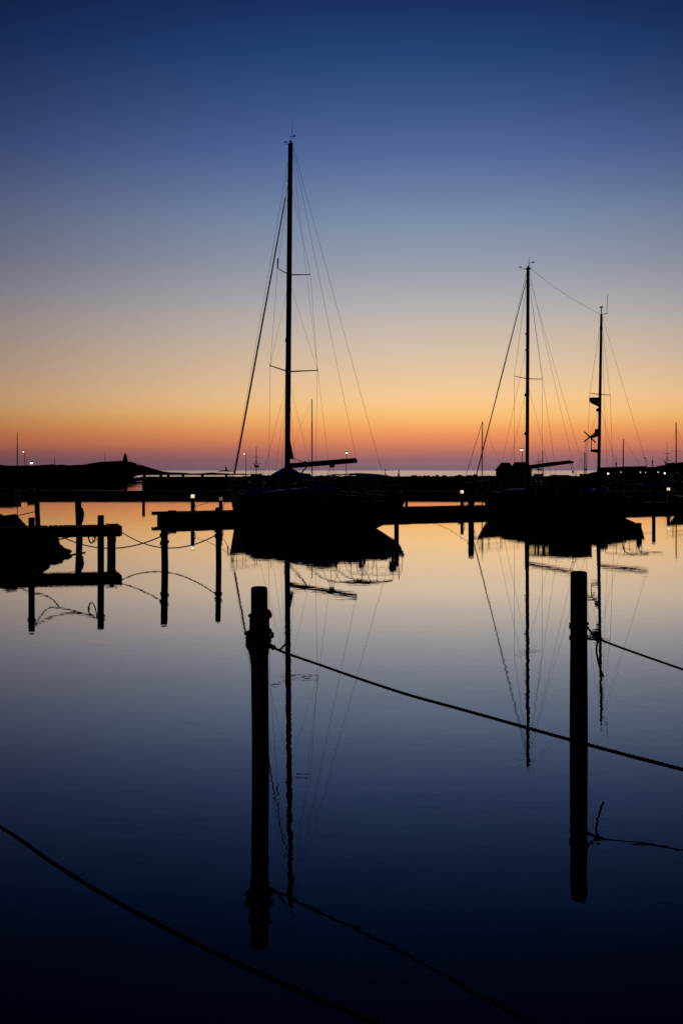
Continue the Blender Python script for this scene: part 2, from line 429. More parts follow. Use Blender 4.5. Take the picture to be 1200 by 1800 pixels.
def pile(px, w, ytop, width, label, group=None, lean=0.0, wraps=(), seed=1, taper=0.94):
    X, Y = spot(px, w); h = zat(ytop, Y); r = width * Y / 4000
    t = thing('mooring_pile', label, 'mooring pile', (X, Y, 0), 0, group)
    shaft_mb(h, r, taper, (lean, 0), seed=seed).build('shaft', 'pile_wood', t)
    for z, turns, rr in wraps:
        ph = random.uniform(0, 6)
        o = wrap_mb(r * (1 + (taper - 1) * (z + 1.6) / (h + 1.6)), z, turns, rr, phase=ph).build('rope_wrap', 'rope', t)
        o.location.x = lean * z / h
    return t, h, r

def rope(label, pts, r, pitch=None, cat='rope', group=None, name='mooring_rope'):
    m = MB()
    if pitch: m.strands(pts, r, pitch)
    else: m.tube(pts, r, 6)
    return tag(m.build(name, 'rope'), label, cat, group)

# --- two foreground piles
LX, LY = spot(458, 1350)
lh = zat(1031, LY)
lp = thing('mooring_pile', 'thick foreground mooring pile with bulky rope wraps, left of the two nearest', 'mooring pile', (LX, LY, 0), 0, 'foreground mooring piles')
shaft_mb(lh, 0.080, 0.86, (-0.012, 0), n=28, seed=3, wear=0.05).build('shaft', 'pile_wood', lp)
def zl(y): return zat(y, LY)
MB().lathe([(0.080, zl(1150)), (0.084, zl(1130)), (0.086, zl(1104)), (0.083, zl(1096)), (0.086, zl(1090)), (0.080, zl(1083))], (-0.010, 0, 0), 20).build('rubbing_sleeve', 'rubber', lp)
for z, tn, rr, ex in ((zl(1084), 1.6, 0.0125, 0.004), (zl(1118), 1.3, 0.015, 0.010), (zl(1123), 1.4, 0.013, 0.004), (zl(1134), 1.2, 0.014, 0.008)):
    o = wrap_mb(0.072 + ex, z, tn, rr, tilt=0.03 if ex > .005 else 0.012, phase=random.uniform(2, 5)).build('rope_wrap', 'rope', lp); o.location.x = -0.010
MB().tube(smooth_path([(-0.097, -0.03, zl(1113)), (-0.106, -0.05, zl(1124)), (-0.102, -0.06, zl(1136)), (-0.080, -0.05, zl(1143)), (-0.074, -0.03, zl(1150))]), [0.016] * 17 + [0.011] * 16, 7).build('rope_bight', 'rope', lp)
MB().tube(smooth_path([(-0.128, -0.02, zl(1114)), (-0.095, -0.03, zl(1110)), (-0.06, -0.06, zl(1108))]), 0.016, 7).build('rope_end', 'rope', lp)
MB().tube(smooth_path([(0.098, -0.02, zl(1111)), (0.100, -0.03, zl(1118)), (0.07, -0.03, zl(1120))]), 0.014, 7).build('rope_end', 'rope', lp)
MB().tube(smooth_path([(0.082, -0.02, zl(1076)), (0.086, -0.02, zl(1083)), (0.06, -0.04, zl(1085))]), 0.011, 7).build('rope_end', 'rope', lp)

RX, RY = spot(1016.5, 1291.5)
rh = zat(1004, RY)
rp = thing('mooring_pile', 'smooth round-topped foreground mooring pile, right of the two nearest', 'mooring pile', (RX, RY, 0), 0, 'foreground mooring piles')
shaft_mb(rh, 0.092, 0.84, (0.0, 0), n=28, seed=9, wear=0.035).build('shaft', 'pile_wood', rp)
def zr(y): return zat(y, RY)
for z in (zr(1099), zr(1122)):
    wrap_mb(0.079, z, 1.05, 0.009, tilt=0.012, phase=2.5).build('rope_wrap', 'rope', rp)
wrap_mb(0.079, zr(1105), 1.0, 0.009, tilt=0.010, phase=4).build('rope_wrap', 'rope', rp)

# long line from the left pile, running to the right and towards the camera
def P(px, py, d): return Vector((xat(px, d), d, zat(py, d)))
def dw(w): return 5000 / (w - 827)
ctrl = []
for px, py in ((464, 1131), (478, 1137), (500, 1147), (560, 1168), (640, 1196), (720, 1222), (800, 1244), (900, 1272), (1000, 1300), (1100, 1327), (1200, 1353), (1400, 1408), (1700, 1500), (2000, 1610)):
    wv = 523 + (px - 474) * 0.414
    ctrl.append(P(px, py, 5000 / wv))
ctrl = smooth_path(ctrl, 26)
t = thing('mooring_rope', 'long slack mooring rope from the left foreground pile across to the right edge', 'rope', ctrl[0])
off = [p - ctrl[0] for p in ctrl]
MB().strands(off, 0.0112, 0.10, 6).build('line', 'rope', t)
# rolling hitch and its short tail
hp = P(491, 1142, 9.4) - ctrl[0]
MB().tube(smooth_path([hp, hp + Vector((0.02, -0.02, 0.012)), P(496, 1138, 9.38) - ctrl[0], P(501, 1133, 9.37) - ctrl[0]]), 0.0085, 7).build('rope_tail', 'rope', t)
hd = (ctrl[60] - ctrl[20]).normalized()
m = MB()
for i in range(4):
    c = off[6 + i * 8]; u = hd.orthogonal().normalized(); w_ = hd.cross(u)
    m.tube([c + (u * math.cos(a) + w_ * math.sin(a)) * 0.017 for a in [6.3 * k / 14 for k in range(15)]], 0.007, 6)
m.build('hitch', 'rope', t)

# line with a knot on the right pile
kn = P(1051, 1123, 10.62)
t = thing('mooring_rope', 'mooring rope knotted beside the right foreground pile, running off to the right', 'rope', kn)
run = [P(px, py, 5000 / (471.5 + (px - 1050) * 0.25)) - kn for px, py in ((1051, 1123), (1080, 1134.5), (1120, 1149), (1160, 1163), (1200, 1177), (1300, 1212), (1450, 1262), (1700, 1345))]
MB().strands(smooth_path(run, 26), 0.0105, 0.10, 6).build('line', 'rope', t)
for a, b in (((1031, 1103), (1047, 1120)), ((1031, 1123), (1047, 1124))):
    MB().tube(smooth_path([P(*a, 10.70) - kn, P((a[0] + b[0]) / 2, (a[1] + b[1]) / 2, 10.66) - kn, P(*b, 10.62) - kn]), 0.0095, 7).build('bridle', 'rope', t)
m = MB()
for i in range(7):
    ax = Vector((random.uniform(-1, 1), random.uniform(-1, 1), random.uniform(-1, 1))).normalized(); u = ax.orthogonal().normalized(); w_ = ax.cross(u)
    c = Vector((random.uniform(-.018, .022), random.uniform(-.01, .01), random.uniform(-.014, .018)))
    m.tube([c + (u * math.cos(a) + w_ * math.sin(a)) * random.uniform(0.020, 0.026) for a in [6.3 * k / 14 for k in range(15)]], 0.0095, 6)
m.build('knot', 'rope', t)
MB().tube(smooth_path([Vector((0, 0, 0)), P(1047.5, 1140, 10.6) - kn, P(1050, 1160, 10.59) - kn, P(1055, 1178, 10.58) - kn, P(1060, 1190, 10.57) - kn]), 0.010, 7).build('rope_tail', 'rope', t)

# near line in the dark lower left corner
low = [P(-420, 1228, 8.2), P(-200, 1336, 6.6), P(0, 1453, 5.3), P(100, 1521, 4.95), P(200, 1582, 4.65), P(330, 1651, 4.3), P(450, 1708, 4.0), P(560, 1756, 3.75), P(700, 1812, 3.4), P(950, 1905, 2.9), P(1500, 2090, 2.15), P(1900, 2220, 1.85)]
low[-1].z = 0.915; low[-2].z = 0.93
lo = [Vector(p) for p in smooth_path(low, 20)]
rope('thick mooring rope crossing the dark water in the lower left corner', lo, 0.0100, 0.10)
op = shaft_mb(1.5, 0.085, 0.9, seed=31).build('mooring_pile', 'pile_wood')
op.location = (low[0].x - 0.05, low[0].y + 0.04, 0)
tag(op, 'mooring pile holding the lower left rope, just outside the left edge', 'mooring pile')

# --- four piles off the left pier
pA, hA, rA = pile(56, 1011.5, 909.5, 11.5, 'mooring pile farthest left, in front of the rocks', 'mooring piles off the left pier', wraps=((1.02, 2.2, 0.018),), seed=11)
pB, hB, rB = pile(177.5, 1006.5, 905.5, 12, 'mooring pile in front of the end of the left pier', 'mooring piles off the left pier', wraps=((1.02, 2.0, 0.018), (1.1, 1.0, 0.02)), seed=12)
pC, hC, rC = pile(290, 999.5, 899.5, 13.5, 'wavering mooring pile in front of the left end of the pontoon', 'mooring piles off the left pier', lean=-0.02, wraps=((0.62, 2.5, 0.018), (0.85, 1.5, 0.022)), seed=13, taper=0.88)
pD, hD, rD = pile(384.5, 992.5, 892, 11, 'mooring pile closest to the bow of the big yacht', 'mooring piles off the left pier', lean=-0.02, wraps=((0.72, 3, 0.018), (0.9, 1.5, 0.02)), seed=14, taper=0.88)
# two behind the pier
X, Y = spot(68, 947)
pE, hE, rE = pile(68, 947, 875, 9.5, 'mooring pile behind the left pier, close to the rocks', 'mooring piles behind the left pier', lean=-0.06, seed=15)
pF, hF, rF = pile(140, 947, 877, 12, 'mooring pile behind the left pier with a bundle of rope hung on it', 'mooring piles behind the left pier', lean=-0.05, seed=16)
ck = thing('rope_coil', 'lumpy bundle of old rope hanging on the pile behind the left pier', 'rope', (0, 0, 0))
ck.location = pF.location + Vector((0.05, -0.02, 0))
m = MB()
for k in range(9):
    x0 = random.uniform(-0.02, 0.06); zt = zat(891, 41.7) - random.uniform(0, .1); zb = zat(920, 41.7) + random.uniform(0, .12)
    m.tube(smooth_path([(0.0, 0, zt), (x0 + 0.03, random.uniform(-.05, .05), zt - 0.12), (x0 + 0.05 * math.sin(k), random.uniform(-.05, .05), (zt + zb) / 2), (x0 + 0.02, 0, zb + 0.1), (0.01, 0, zb)], 5), 0.030, 6)
m.build('coil', 'rope', ck)
MB().tube([(-0.16, 0, zat(893, 41.7)), (-0.1, -0.11, zat(892, 41.7)), (0.02, -0.06, zat(891, 41.7))], 0.02, 6).build('hanging_loop', 'rope', ck)
# piles by the boats
pG, hG, rG = pile(696.5, 931, 866, 8.5, 'mooring pile standing at the stern of the big yacht', 'mooring piles by the yachts', wraps=((1.2, 2, 0.02), (0.9, 2, 0.02)), seed=17)
pH, hH, rH = pile(827.5, 920.5, 860, 10.5, 'stout mooring pile off the bow of the ketch', 'mooring piles by the yachts', wraps=((0.9, 2, 0.022), (1.3, 1, 0.025)), seed=18)
pI, hI, rI = pile(1148, 904.5, 853, 6.5, 'mooring pile right of the ketch stern', 'mooring piles by the yachts', seed=19)

# ropes strung between the piles and the pier
def pt(t, z, dx=0, dy=0): return Vector((t.location.x + dx, t.location.y + dy, z))
dE = spot(212, 977)
rope('slack rope between the pier and the wavering pile, dipping nearly to the water', sag(Vector((xat(104, 31.5), 31.5, zat(941, 31.5))), pt(pC, zat(943, pC.location.y), -rC), 0.33), 0.016, group='ropes among the left piles')
rope('slack rope from the pier corner to the pile by the yacht bow', sag(Vector((dE[0] + .05, dE[1] - .1, zat(936, 33))), pt(pD, zat(941, pD.location.y), -rD), 0.40), 0.016, group='ropes among the left piles')
a = pt(pA, zat(924, pA.location.y), rA); b = pt(pB, zat(926, pB.location.y), -rB)
rope('sagging rope between the two piles in front of the left pier', sag(a, b, 0.20), 0.018, group='ropes among the left piles')
t = thing('mooring_rope', 'branching rope tied round the farthest left pile, sagging before the pier', 'rope', a, 0, 'ropes among the left piles')
mid = P(106, 948, 27.6) - a
MB().tube(smooth_path([P(20, 955, 30.5) - a, P(55, 952, 29.5) - a, P(85, 958, 28.4) - a, mid]), 0.016, 6).build('branch', 'rope', t)
MB().tube(smooth_path([Vector((0, 0, 0)), P(74, 940, 27.3) - a, P(88, 951, 27.4) - a, mid]), 0.016, 6).build('branch', 'rope', t)
MB().tube(smooth_path([mid, P(135, 940, 27.7) - a, b - a]), 0.016, 6).build('branch', 'rope', t)
t = thing('rope_loop', 'rope loop hanging from the pile at the end of the left pier', 'rope', pt(pB, 0, -rB))
z0 = zat(928, pB.location.y)
MB().tube(smooth_path([(0, -0.02, z0), (-0.03, -.04, z0 - .18), (-0.08, -.05, z0 - .33), (-0.15, -.05, z0 - .36), (-0.20, -.05, z0 - .26), (-0.19, -.04, z0 - .1), (-0.06, -.02, z0 - .01)]), 0.018, 6).build('loop', 'rope', t)
MB().ball((-0.2, -0.05, z0 - 0.20), 0.035).build('knot', 'rope', t)
ex, ey = spot(-160, 957)
rope('thin taut rope from the left edge to the pile behind the pier', sag((ex, ey, 0.55), pt(pE, zat(899, 41.7), -rE), 0.12), 0.017)
cz = smooth_path([P(108, 966, 33.2), P(122, 969, 33.4), P(134, 968.5, 34), P(150, 972, 34.6)])
rope('floating rope drifting from the tip of the rocks', [Vector((p.x, p.y, 0.012)) for p in cz], 0.02)

# ------------------------------------------------------------------ left pier with its rocks
PZ = 0.86
pr = thing('wooden_pier', 'low wooden pier with plank deck reaching in from the left edge', 'pier', (dE[0], dE[1], 0), R(15))
pm = MB().box(-0.066, 0.066, -0.06, 1.34, PZ - 0.05, PZ).mesh('plank', 'deck_wood', False)
for i in range(66):
    link('plank', pm, pr, Matrix.Translation((-0.08 - i * 0.145, random.uniform(-.015, .015), random.uniform(-.004, .004))) @ Matrix.Rotation(random.uniform(-.008, .008), 4, 'Z'))
for y in (0.04, 1.16):
    MB().box(-9.6, 0.0, y, y + 0.12, PZ - 0.30, PZ - 0.054).build('stringer', 'deck_wood', pr, False)
MB().box(-9.6, 0.02, -0.11, -0.064, PZ - 0.26, PZ - 0.02).build('fascia', 'deck_wood', pr, False)
MB().box(-0.02, 0.04, -0.13, 1.36, PZ - 0.27, PZ + 0.01).build('end_board', 'deck_wood', pr, False)
for x in (-0.22, -2.6, -5.0, -7.4):
    MB().box(x - 0.09, x + 0.09, -0.10, 1.30, PZ - 0.46, PZ - 0.304).build('cross_beam', 'deck_wood', pr, False)
    for y in (0.12, 1.15):
        o = shaft_mb(PZ - 0.47, 0.095, 0.98, seed=x).build('support_pile', 'pile_wood', pr); o.location = (x, y, 0)
cl = MB().box(-0.05, 0.05, -0.03, 0.03, 0, 0.05); cl.tube([(-0.17, 0, 0.085), (-0.1, 0, 0.06), (0, 0, 0.055), (0.1, 0, 0.06), (0.17, 0, 0.085)], [0.012, 0.02, 0.026, 0.02, 0.012], 8)
for x in (-0.24, -5.4):
    o = cl.build('cleat', 'galvanised', pr); o.location = (x, 0.12, PZ)
m = MB(); m.tube([(0.06 * math.cos(a), 0, 0.06 * math.sin(a)) for a in [6.29 * k / 16 for k in range(17)]], 0.010, 6)
o = m.build('mooring_ring', 'galvanised', pr); o.location = (-0.75, -0.12, PZ - 0.36)
MB().tube([(-0.75, -0.10, PZ - 0.31), (-0.75, -0.12, PZ - 0.2)], 0.012, 6).build('ring_strap', 'galvanised', pr)
rk = struct(MB().rings([[(xat(px, d) , d, z) for px, z in ((-160, -0.3), (-120, zt), (20, zt * 0.9), (60, zt * 0.5), (95, -0.3))] for d, zt in ((32.6, -0.4), (33.6, 0.35), (35.0, 0.8), (37, 0.7), (39, -0.4))]).build('rocky_shore', 'rock'))
for px, d, z, r in ((18, 34.6, 0.72, 0.62), (-25, 34.8, 0.85, 0.6), (44, 34.8, 0.45, 0.5), (5, 33.8, 0.35, 0.6), (60, 34.0, 0.25, 0.55), (84, 34.2, 0.10, 0.48), (101, 34.3, 0.06, 0.36), (112, 34.0, 0.03, 0.24),
                     (-60, 34, 0.6, 0.7), (-100, 34.5, 0.9, 0.7), (30, 33.3, 0.1, 0.5), (70, 33.3, 0.02, 0.42), (-30, 33.2, 0.2, 0.6), (55, 35.6, 0.4, 0.5), (92, 35.4, 0.1, 0.42), (34, 36, 0.55, 0.5), (75, 36.5, 0.2, 0.5), (-5, 36, 0.7, 0.6)):
    put_boulder((xat(px, d), d, z), r, rk)

# ------------------------------------------------------------------ floating pontoon the yachts lie on
PDIR = Vector((31, 19.2, 0)).normalized(); PO = Vector((-9.0, 54.3, 0)) + PDIR * 1.0; PA = math.atan2(PDIR.y, PDIR.x)
pn = thing('floating_pontoon', 'long dark floating pontoon running behind the two moored yachts', 'pontoon', PO, PA)
for i in range(5):
    x0 = i * 8.4
    MB().box(x0 + 0.1, x0 + 8.25, 0.1, 2.1, -0.35, 0.30).build('float', 'concrete', pn, False)
    MB().box(x0, x0 + 8.36, 0.0, 2.2, 0.304, 0.40).build('frame', 'deck_wood', pn, False)
    for k in range(16):
        MB().box(x0 + 0.02 + k * 0.522, x0 + 0.5 + k * 0.522, 0.02, 2.18, 0.404, 0.455 + random.uniform(-.004, .004)).build('deck_board', 'deck_wood', pn, False)
    MB().box(x0, x0 + 8.36, -0.12, -0.004, 0.16, 0.43).build('fender_timber', 'pile_wood', pn, False)
MB().box(-0.30, 0.6, 1.55, 1.85, 0.30, 0.47).build('end_timber', 'pile_wood', pn, False)
MB().box(-0.14, 0.5, 0.4, 1.5, 0.18, 0.40).build('end_timber', 'pile_wood', pn, False)
MB().box(0.05, 0.35, 0.3, 0.6, 0.46, 0.56).build('end_block', 'pile_wood', pn, False)
for x in (2.4, 5.3, 8.1, 17.5, 20.2, 29.5):
    o = cl.build('cleat', 'galvanised', pn); o.location = (x, 0.15, 0.46)

def bollard_lamp(px, w, ytop, label, lit='lamp_warm', wd=0.17):
    X, Y = spot(px, w); h = zat(ytop, Y)
    t = thing('bollard_lamp', label, 'lamp', (X, Y, 0), 0, 'bollard lamps on the pontoon')
    MB().box(-wd / 2, wd / 2, -wd / 2, wd / 2, 0.30, h - 0.20).build('post', 'galvanised', t, False)
    MB().box(-wd * .47, wd * .47, -wd * .47, wd * .47, h - 0.199, h - 0.03).build('lamp_lens', lit, t, False)
    MB().box(-wd * .56, wd * .56, -wd * .56, wd * .56, h - 0.029, h).build('cap', 'galvanised', t, False)
    MB().tube(smooth_path([(wd * .5, -.05, h - .45), (wd * .8, -.08, h - .6), (wd * .8, -.08, h - .8), (wd * .5, -.05, h - .86)]), 0.02, 6).build('hose_hook', 'rubber', t)
bollard_lamp(338.8, 917.5, 868, 'lit bollard lamp on the pontoon left of the big yacht')
bollard_lamp(388, 915.5, 872.5, 'dim bollard lamp on the pontoon tight against the yacht bow', 'lamp_dim')
bollard_lamp(811.5, 903.6, 861, 'lit bollard lamp on the pontoon between the two yachts')
bollard_lamp(1174, 894, 856.5, 'lit yellow bollard lamp on the pontoon near the right edge')

# farther floating jetty
jy = 108.0
jt = thing('floating_jetty', 'long low floating jetty across the harbour behind the moored yachts', 'jetty', (xat(-40, jy), jy, 0))
jl = xat(1260, jy) - xat(-40, jy); n = 8
for i in range(n):
    x0 = jl / n * i
    MB().box(x0, x0 + jl / n - 0.08, 0, 2.4, -0.3, 0.42).build('float', 'concrete', jt, False)
    MB().box(x0 - 0.02, x0 + jl / n - 0.06, -0.06, 2.46, 0.424, 0.54).build('deck', 'deck_wood', jt, False)
def jpile(px, ytop, label):
    d = jy - 0.35; X = xat(px, d); h = zat(ytop, d)
    t = thing('jetty_pile', label, 'pile', (X, d, 0), 0, 'steel piles along the far jetty')
    MB().lathe([(0.14, -1.5), (0.14, h - 0.08), (0.10, h), (0.02, h + 0.06)], n=14).build('tube', 'rust_steel', t)
    MB().box(-0.2, 0.2, -0.18, 0.35, 0.30, 0.40).build('collar', 'galvanised', t, False)
jpile(252.7, 838, 'guide pile of the far jetty standing left of the rusty wall')
jpile(714, 846, 'guide pile of the far jetty just right of the big yacht stern')
jpile(1010, 846, 'guide pile of the far jetty behind the ketch')
b = thing('dock_shed', 'low dark hut on a raft at the left end of the far jetty', 'hut', (xat(-12, 101), 101, 0))
MB().box(-2.4, 1.95, 0, 2.5, -0.3, 0.35).build('raft', 'deck_wood', b, False)
MB().box(-2.3, 1.85, 0.1, 2.4, 0.35, 0.75).build('wall', 'shed_wall', b, False)
MB().prism([(-2.4, 0.754), (1.92, 0.754), (1.7, 0.86), (-2.2, 0.86)], 0, 2.5).build('roof', 'shed_roof', b, False)
b = thing('dock_box', 'small storage box on the far jetty near its left end', 'box', (xat(53, jy), jy + 0.15, 0.54))
MB().box(-0.28, 0.28, 0, 0.5, 0, 0.24).build('bin', 'galvanised', b, False)
MB().prism([(-0.30, 0.241), (0.30, 0.241), (0.30, 0.27), (-0.30, 0.30)], -0.02, 0.52).build('lid', 'galvanised', b, False)

# ------------------------------------------------------------------ boats (local +x is forward, origin at the mast on the waterline)
def make_hull(parent, La, Lf, beam, zs0, zsm, zs1, hullmat='navy_hull', tr=0.62, counter=0.4, nst=30, deck=True, stem=2.6):
    def half(t):
        if t < 0.42: k = t / 0.42; s = tr + (1 - tr) * (k * (2 - k))
        else: k = (t - 0.42) / 0.58; s = max(0.012, 1 - k ** 2.1)
        return beam / 2 * s
    def sheer(t):
        return zsm + (zs0 - zsm) * max(0, 1 - t / 0.45) ** 2 + (zs1 - zsm) * max(0, (t - 0.35) / 0.65) ** 2
    def keel(t):
        if t < 0.32: return counter + (-0.5 - counter) * (math.sin(t / 0.32 * math.pi / 2))
        if t < 0.72: return -0.5
        k = (t - 0.72) / 0.28
        return -0.5 + (sheer(1) - 0.10 + 0.5) * k ** stem
    rs = []
    us = [0, 0.04, 0.12, 0.25, 0.42, 0.62, 0.82, 1.0]
    for i in range(nst + 1):
        t = i / nst; x = -La + (La + Lf) * t; b, s, kz = half(t), sheer(t), min(keel(t), sheer(t) - 0.06)
        flare = 1 - 0.35 * max(0, (t - 0.6) / 0.4)
        side = [(b * (u ** (0.38 / flare)) * (0.97 + 0.03 * u), kz + (s - kz) * u) for u in us]
        ring = [(x, y, z) for y, z in reversed(side)] + [(x, -y, z) for y, z in side[1:]]
        rs.append(ring)
    MB().rings(rs).build('hull', hullmat, parent)
    def at(x):
        t = (x + La) / (La + Lf); t = max(0, min(1, t)); return half(t), sheer(t)
    if deck:
        xs = [-La + (La + Lf) * (0.01 + 0.975 * i / 24) for i in range(25)]; m = MB(); rr = []
        for x in xs:
            b, s = at(x); rr.append([(x, b * 0.955, s + 0.012), (x, 0, s + 0.05 * b), (x, -b * 0.955, s + 0.012), (x, 0, s - 0.02)])
        m.rings(rr).build('deck', 'deck_paint', parent)
        for sg in (1, -1):
            MB().tube([(x, sg * (at(x)[0] - 0.02), at(x)[1] + 0.03) for x in xs], 0.028, 6).build('toe_rail', 'pile_wood', parent)
    return at
def wire(parent, pts, r=0.006, name='stay', m='wire'):
    return MB().tube(pts, r, 5).build(name, m, parent)
def rails(parent, at, x0, x1, n, h=0.62, mat_='steel_tube', wires=(1.0, 0.52)):
    for sg in (1, -1):
        for i in range(n):
            x = x0 + (x1 - x0) * i / (n - 1); b, s = at(x)
            MB().tube([(x, sg * (b - 0.05), s), (x, sg * (b - 0.05), s + h)], 0.013, 6).build('stanchion', mat_, parent)
        for k in wires:
            xs = [x0 + (x1 - x0) * i / 16 for i in range(17)]
            MB().tube([(x, sg * (at(x)[0] - 0.05), at(x)[1] + h * k) for x in xs], 0.006, 5).build('lifeline', 'wire', parent)
def pulpit(parent, at, xb, xi, h=0.66, name='pulpit'):
    """bent tube rail round the bow (xb > xi) or the stern"""
    b1, s1 = at(xb); b0, s0 = at(xi); xm = (xb + xi) / 2; bm_, sm = at(xm)
    bow = xb > xi
    top = [(xi, b0 - 0.05, s0 + h), (xm, bm_ - 0.03, sm + h + 0.03), (xb - (0.02 if bow else -0.02), max(0.12, b1 * 0.8), s1 + h + 0.05), (xb + (0.08 if bow else -0.05), 0, s1 + h + 0.06)]
    top = smooth_path(top, 5); top = top + [Vector((p.x, -p.y, p.z)) for p in reversed(top[:-1])]
    p = MB().tube(top, 0.016, 7).build(name, 'steel_tube', parent)
    mid = [Vector((v.x, v.y, v.z - h * 0.48)) for v in top]
    MB().tube(mid, 0.011, 6).build('mid_rail', 'steel_tube', p)
    for sg in (1, -1):
        for x in (xi, xm, xb - (0.15 if bow else -0.15)):
            b, s = at(x)
            MB().tube([(x, sg * max(0.06, b - 0.05), s), (x, sg * max(0.08, b - 0.04), s + h + 0.03)], 0.014, 6).build('leg', 'steel_tube', p)
    return p
def cabin(parent, xs, mat_='cabin_paint', name='cabin'):
    """xs: (x, half width at base, half width at top, base z, top z)"""
    rs = [[(x, wb, z0), (x, wt + (wb - wt) * .15, z1 - 0.08), (x, wt * 0.8, z1 - 0.01), (x, 0, z1 + 0.04), (x, -wt * 0.8, z1 - 0.01), (x, -wt - (wb - wt) * .15, z1 - 0.08), (x, -wb, z0)] for x, wb, wt, z0, z1 in xs]
    return MB().rings(rs).build(name, mat_, parent)
def port(parent, x, y, z, L, h, sg):
    MB().box(x - L / 2, x + L / 2, min(sg * y, sg * (y + 0.02)), max(sg * y, sg * (y + 0.02)), z - h / 2, z + h / 2).build('portlight', 'glass', parent, False)
def masthead(parent, x, z, ant=1.0, antlean=0.12, cups=-0.35):
    o = MB().box(x - 0.16, x + 0.14, -0.05, 0.05, z - 0.05, z + 0.04).build('masthead_fitting', 'mast_alloy', parent, False)
    MB().tube([(x - 0.06, 0, z), (x - 0.06 - antlean, 0, z + ant)], 0.010, 5).build('whip_antenna', 'wire', o)
    m = MB().tube([(x - 0.12, 0.03, z), (x - 0.12, 0.03, z + 0.32)], 0.010, 5)
    m.tube([(x + 0.03, 0.03, z + 0.32), (x - 0.32, 0.03, z + 0.30)], 0.010, 5).box(x - 0.40, x - 0.30, 0.022, 0.038, z + 0.25, z + 0.35)
    m.build('wind_vane', 'wire', o)
    m = MB().tube([(x + 0.1, -0.03, z + 0.02), (x + 0.1 - cups, -0.03, z + 0.05), (x + 0.12 - cups, -0.03, z + 0.20)], 0.011, 5)
    for a in range(3): m.ball((x + 0.12 - cups + 0.07 * math.cos(a * 2.1), -0.03 + 0.07 * math.sin(a * 2.1), z + 0.16), 0.032, 8)
    m.build('anemometer', 'wire', o)
    MB().lathe([(0.05, z + 0.04), (0.05, z + 0.14), (0.02, z + 0.17)], (x, 0, 0), 8).build('masthead_light', 'rubber', o)
def fender(parent, x, y, ztop, sg):
    MB().lathe([(0.02, 0.0), (0.10, -0.08), (0.115, -0.2), (0.115, -0.5), (0.09, -0.62), (0.02, -0.68)], (x, sg * (y + 0.12), ztop), 12).build('fender', 'canvas_dark', parent)
    MB().tube([(x, sg * (y - 0.05), ztop + 0.55), (x, sg * (y + 0.12), ztop)], 0.006, 5).build('fender_line', 'rope', parent)

# ------------------------------------------------------------------ big sloop
YX, YY = spot(504, 923)
ya = thing('sailing_yacht', 'big single-masted dark yacht moored bow to the pontoon, centre left', 'sailboat', (YX, YY, 0), math.atan2(0.66, -0.75))
ya.scale = (0.77, 0.90, 1.0)
at = make_hull(ya, 7.9, 4.9, 3.9, 1.18, 1.12, 1.5, 'navy_hull', tr=0.56, counter=0.42, stem=9.0)
cabin(ya, [(2.6, 0.5, 0.35, 1.14, 1.28), (1.9, 0.85, 0.7, 1.13, 1.46), (0.4, 1.12, 0.95, 1.12, 1.60), (-1.6, 1.25, 1.05, 1.12, 1.70), (-2.9, 1.25, 1.08, 1.12, 1.74), (-3.0, 1.25, 1.08, 1.12, 1.70)])
for sg in (1, -1):
    for x in (0.9, -0.1, -1.1, -2.1): port(ya, x, 1.03 + (0.9 - x) * 0.06, 1.40, 0.55, 0.14, sg)
    # cockpit coamings
    MB().prism([(-3.0, 1.12), (-3.0, 1.55), (-6.6, 1.42), (-6.8, 1.12)], sg * 0.95, sg * 1.12).build('coaming', 'cabin_paint', ya, False)
    for x in (-3.9, -5.0):
        MB().lathe([(0.10, 0), (0.09, 0.06), (0.06, 0.10), (0.06, 0.18), (0.085, 0.22), (0.03, 0.24)], (x, sg * 1.04, 1.48), 12).build('winch', 'steel_tube', ya)
MB().box(0.55, 1.15, -0.3, 0.3, 1.55, 1.62).build('hatch', 'rubber', ya, False)
MB().box(3.2, 3.8, -0.28, 0.28, 1.32, 1.38).build('hatch', 'rubber', ya, False)
# spray hood, steering wheel, bimini over the cockpit
MB().rings([[(x, 1.12 * math.cos(a) * w, 1.5 + h * math.sin(a) ** 0.7) for a in [math.pi * k / 12 for k in range(13)]] for x, w, h in ((-2.3, 0.85, 0.18), (-2.55, 0.9, 0.32), (-3.0, 0.92, 0.38), (-3.2, 0.92, 0.36))]).build('spray_hood', 'canvas_blue', ya)
m = MB(); m.tube([(-5.9, 0.42 * math.cos(a), 1.62 + 0.42 * math.sin(a)) for a in [6.29 * k / 24 for k in range(25)]], 0.015, 6)
for k in range(6): m.tube([(-5.9, 0, 1.62), (-5.9, 0.42 * math.cos(k * 1.047), 1.62 + 0.42 * math.sin(k * 1.047))], 0.008, 5)
m.build('steering_wheel', 'steel_tube', ya)
MB().lathe([(0.14, 1.05), (0.10, 1.5), (0.13, 1.7), (0.05, 1.78)], (-5.75, 0, 0), 12).build('binnacle', 'cabin_paint', ya)
bx = [(-5.0, 2.36), (-5.6, 2.39), (-6.5, 2.36), (-7.35, 2.28)]
rs = []
for x, z in bx:
    up = [(x, 0.78 * math.cos(a), z - 0.05 + 0.05 * math.sin(a)) for a in [math.pi * k / 10 for k in range(11)]]
    rs.append(up + [(p[0], p[1] * 0.98, p[2] - 0.018) for p in reversed(up)])
bi = MB().rings(rs).build('bimini', 'canvas_blue', ya)
for sg in (1, -1):
    MB().tube(smooth_path([(-2.6, sg * 0.9, 1.7), (-3.2, sg * 0.85, 2.0), (-4.0, sg * 0.8, 2.26), (-5.0, sg * 0.78, 2.33)]), 0.028, 6).build('frame_tube', 'canvas_dark', bi)
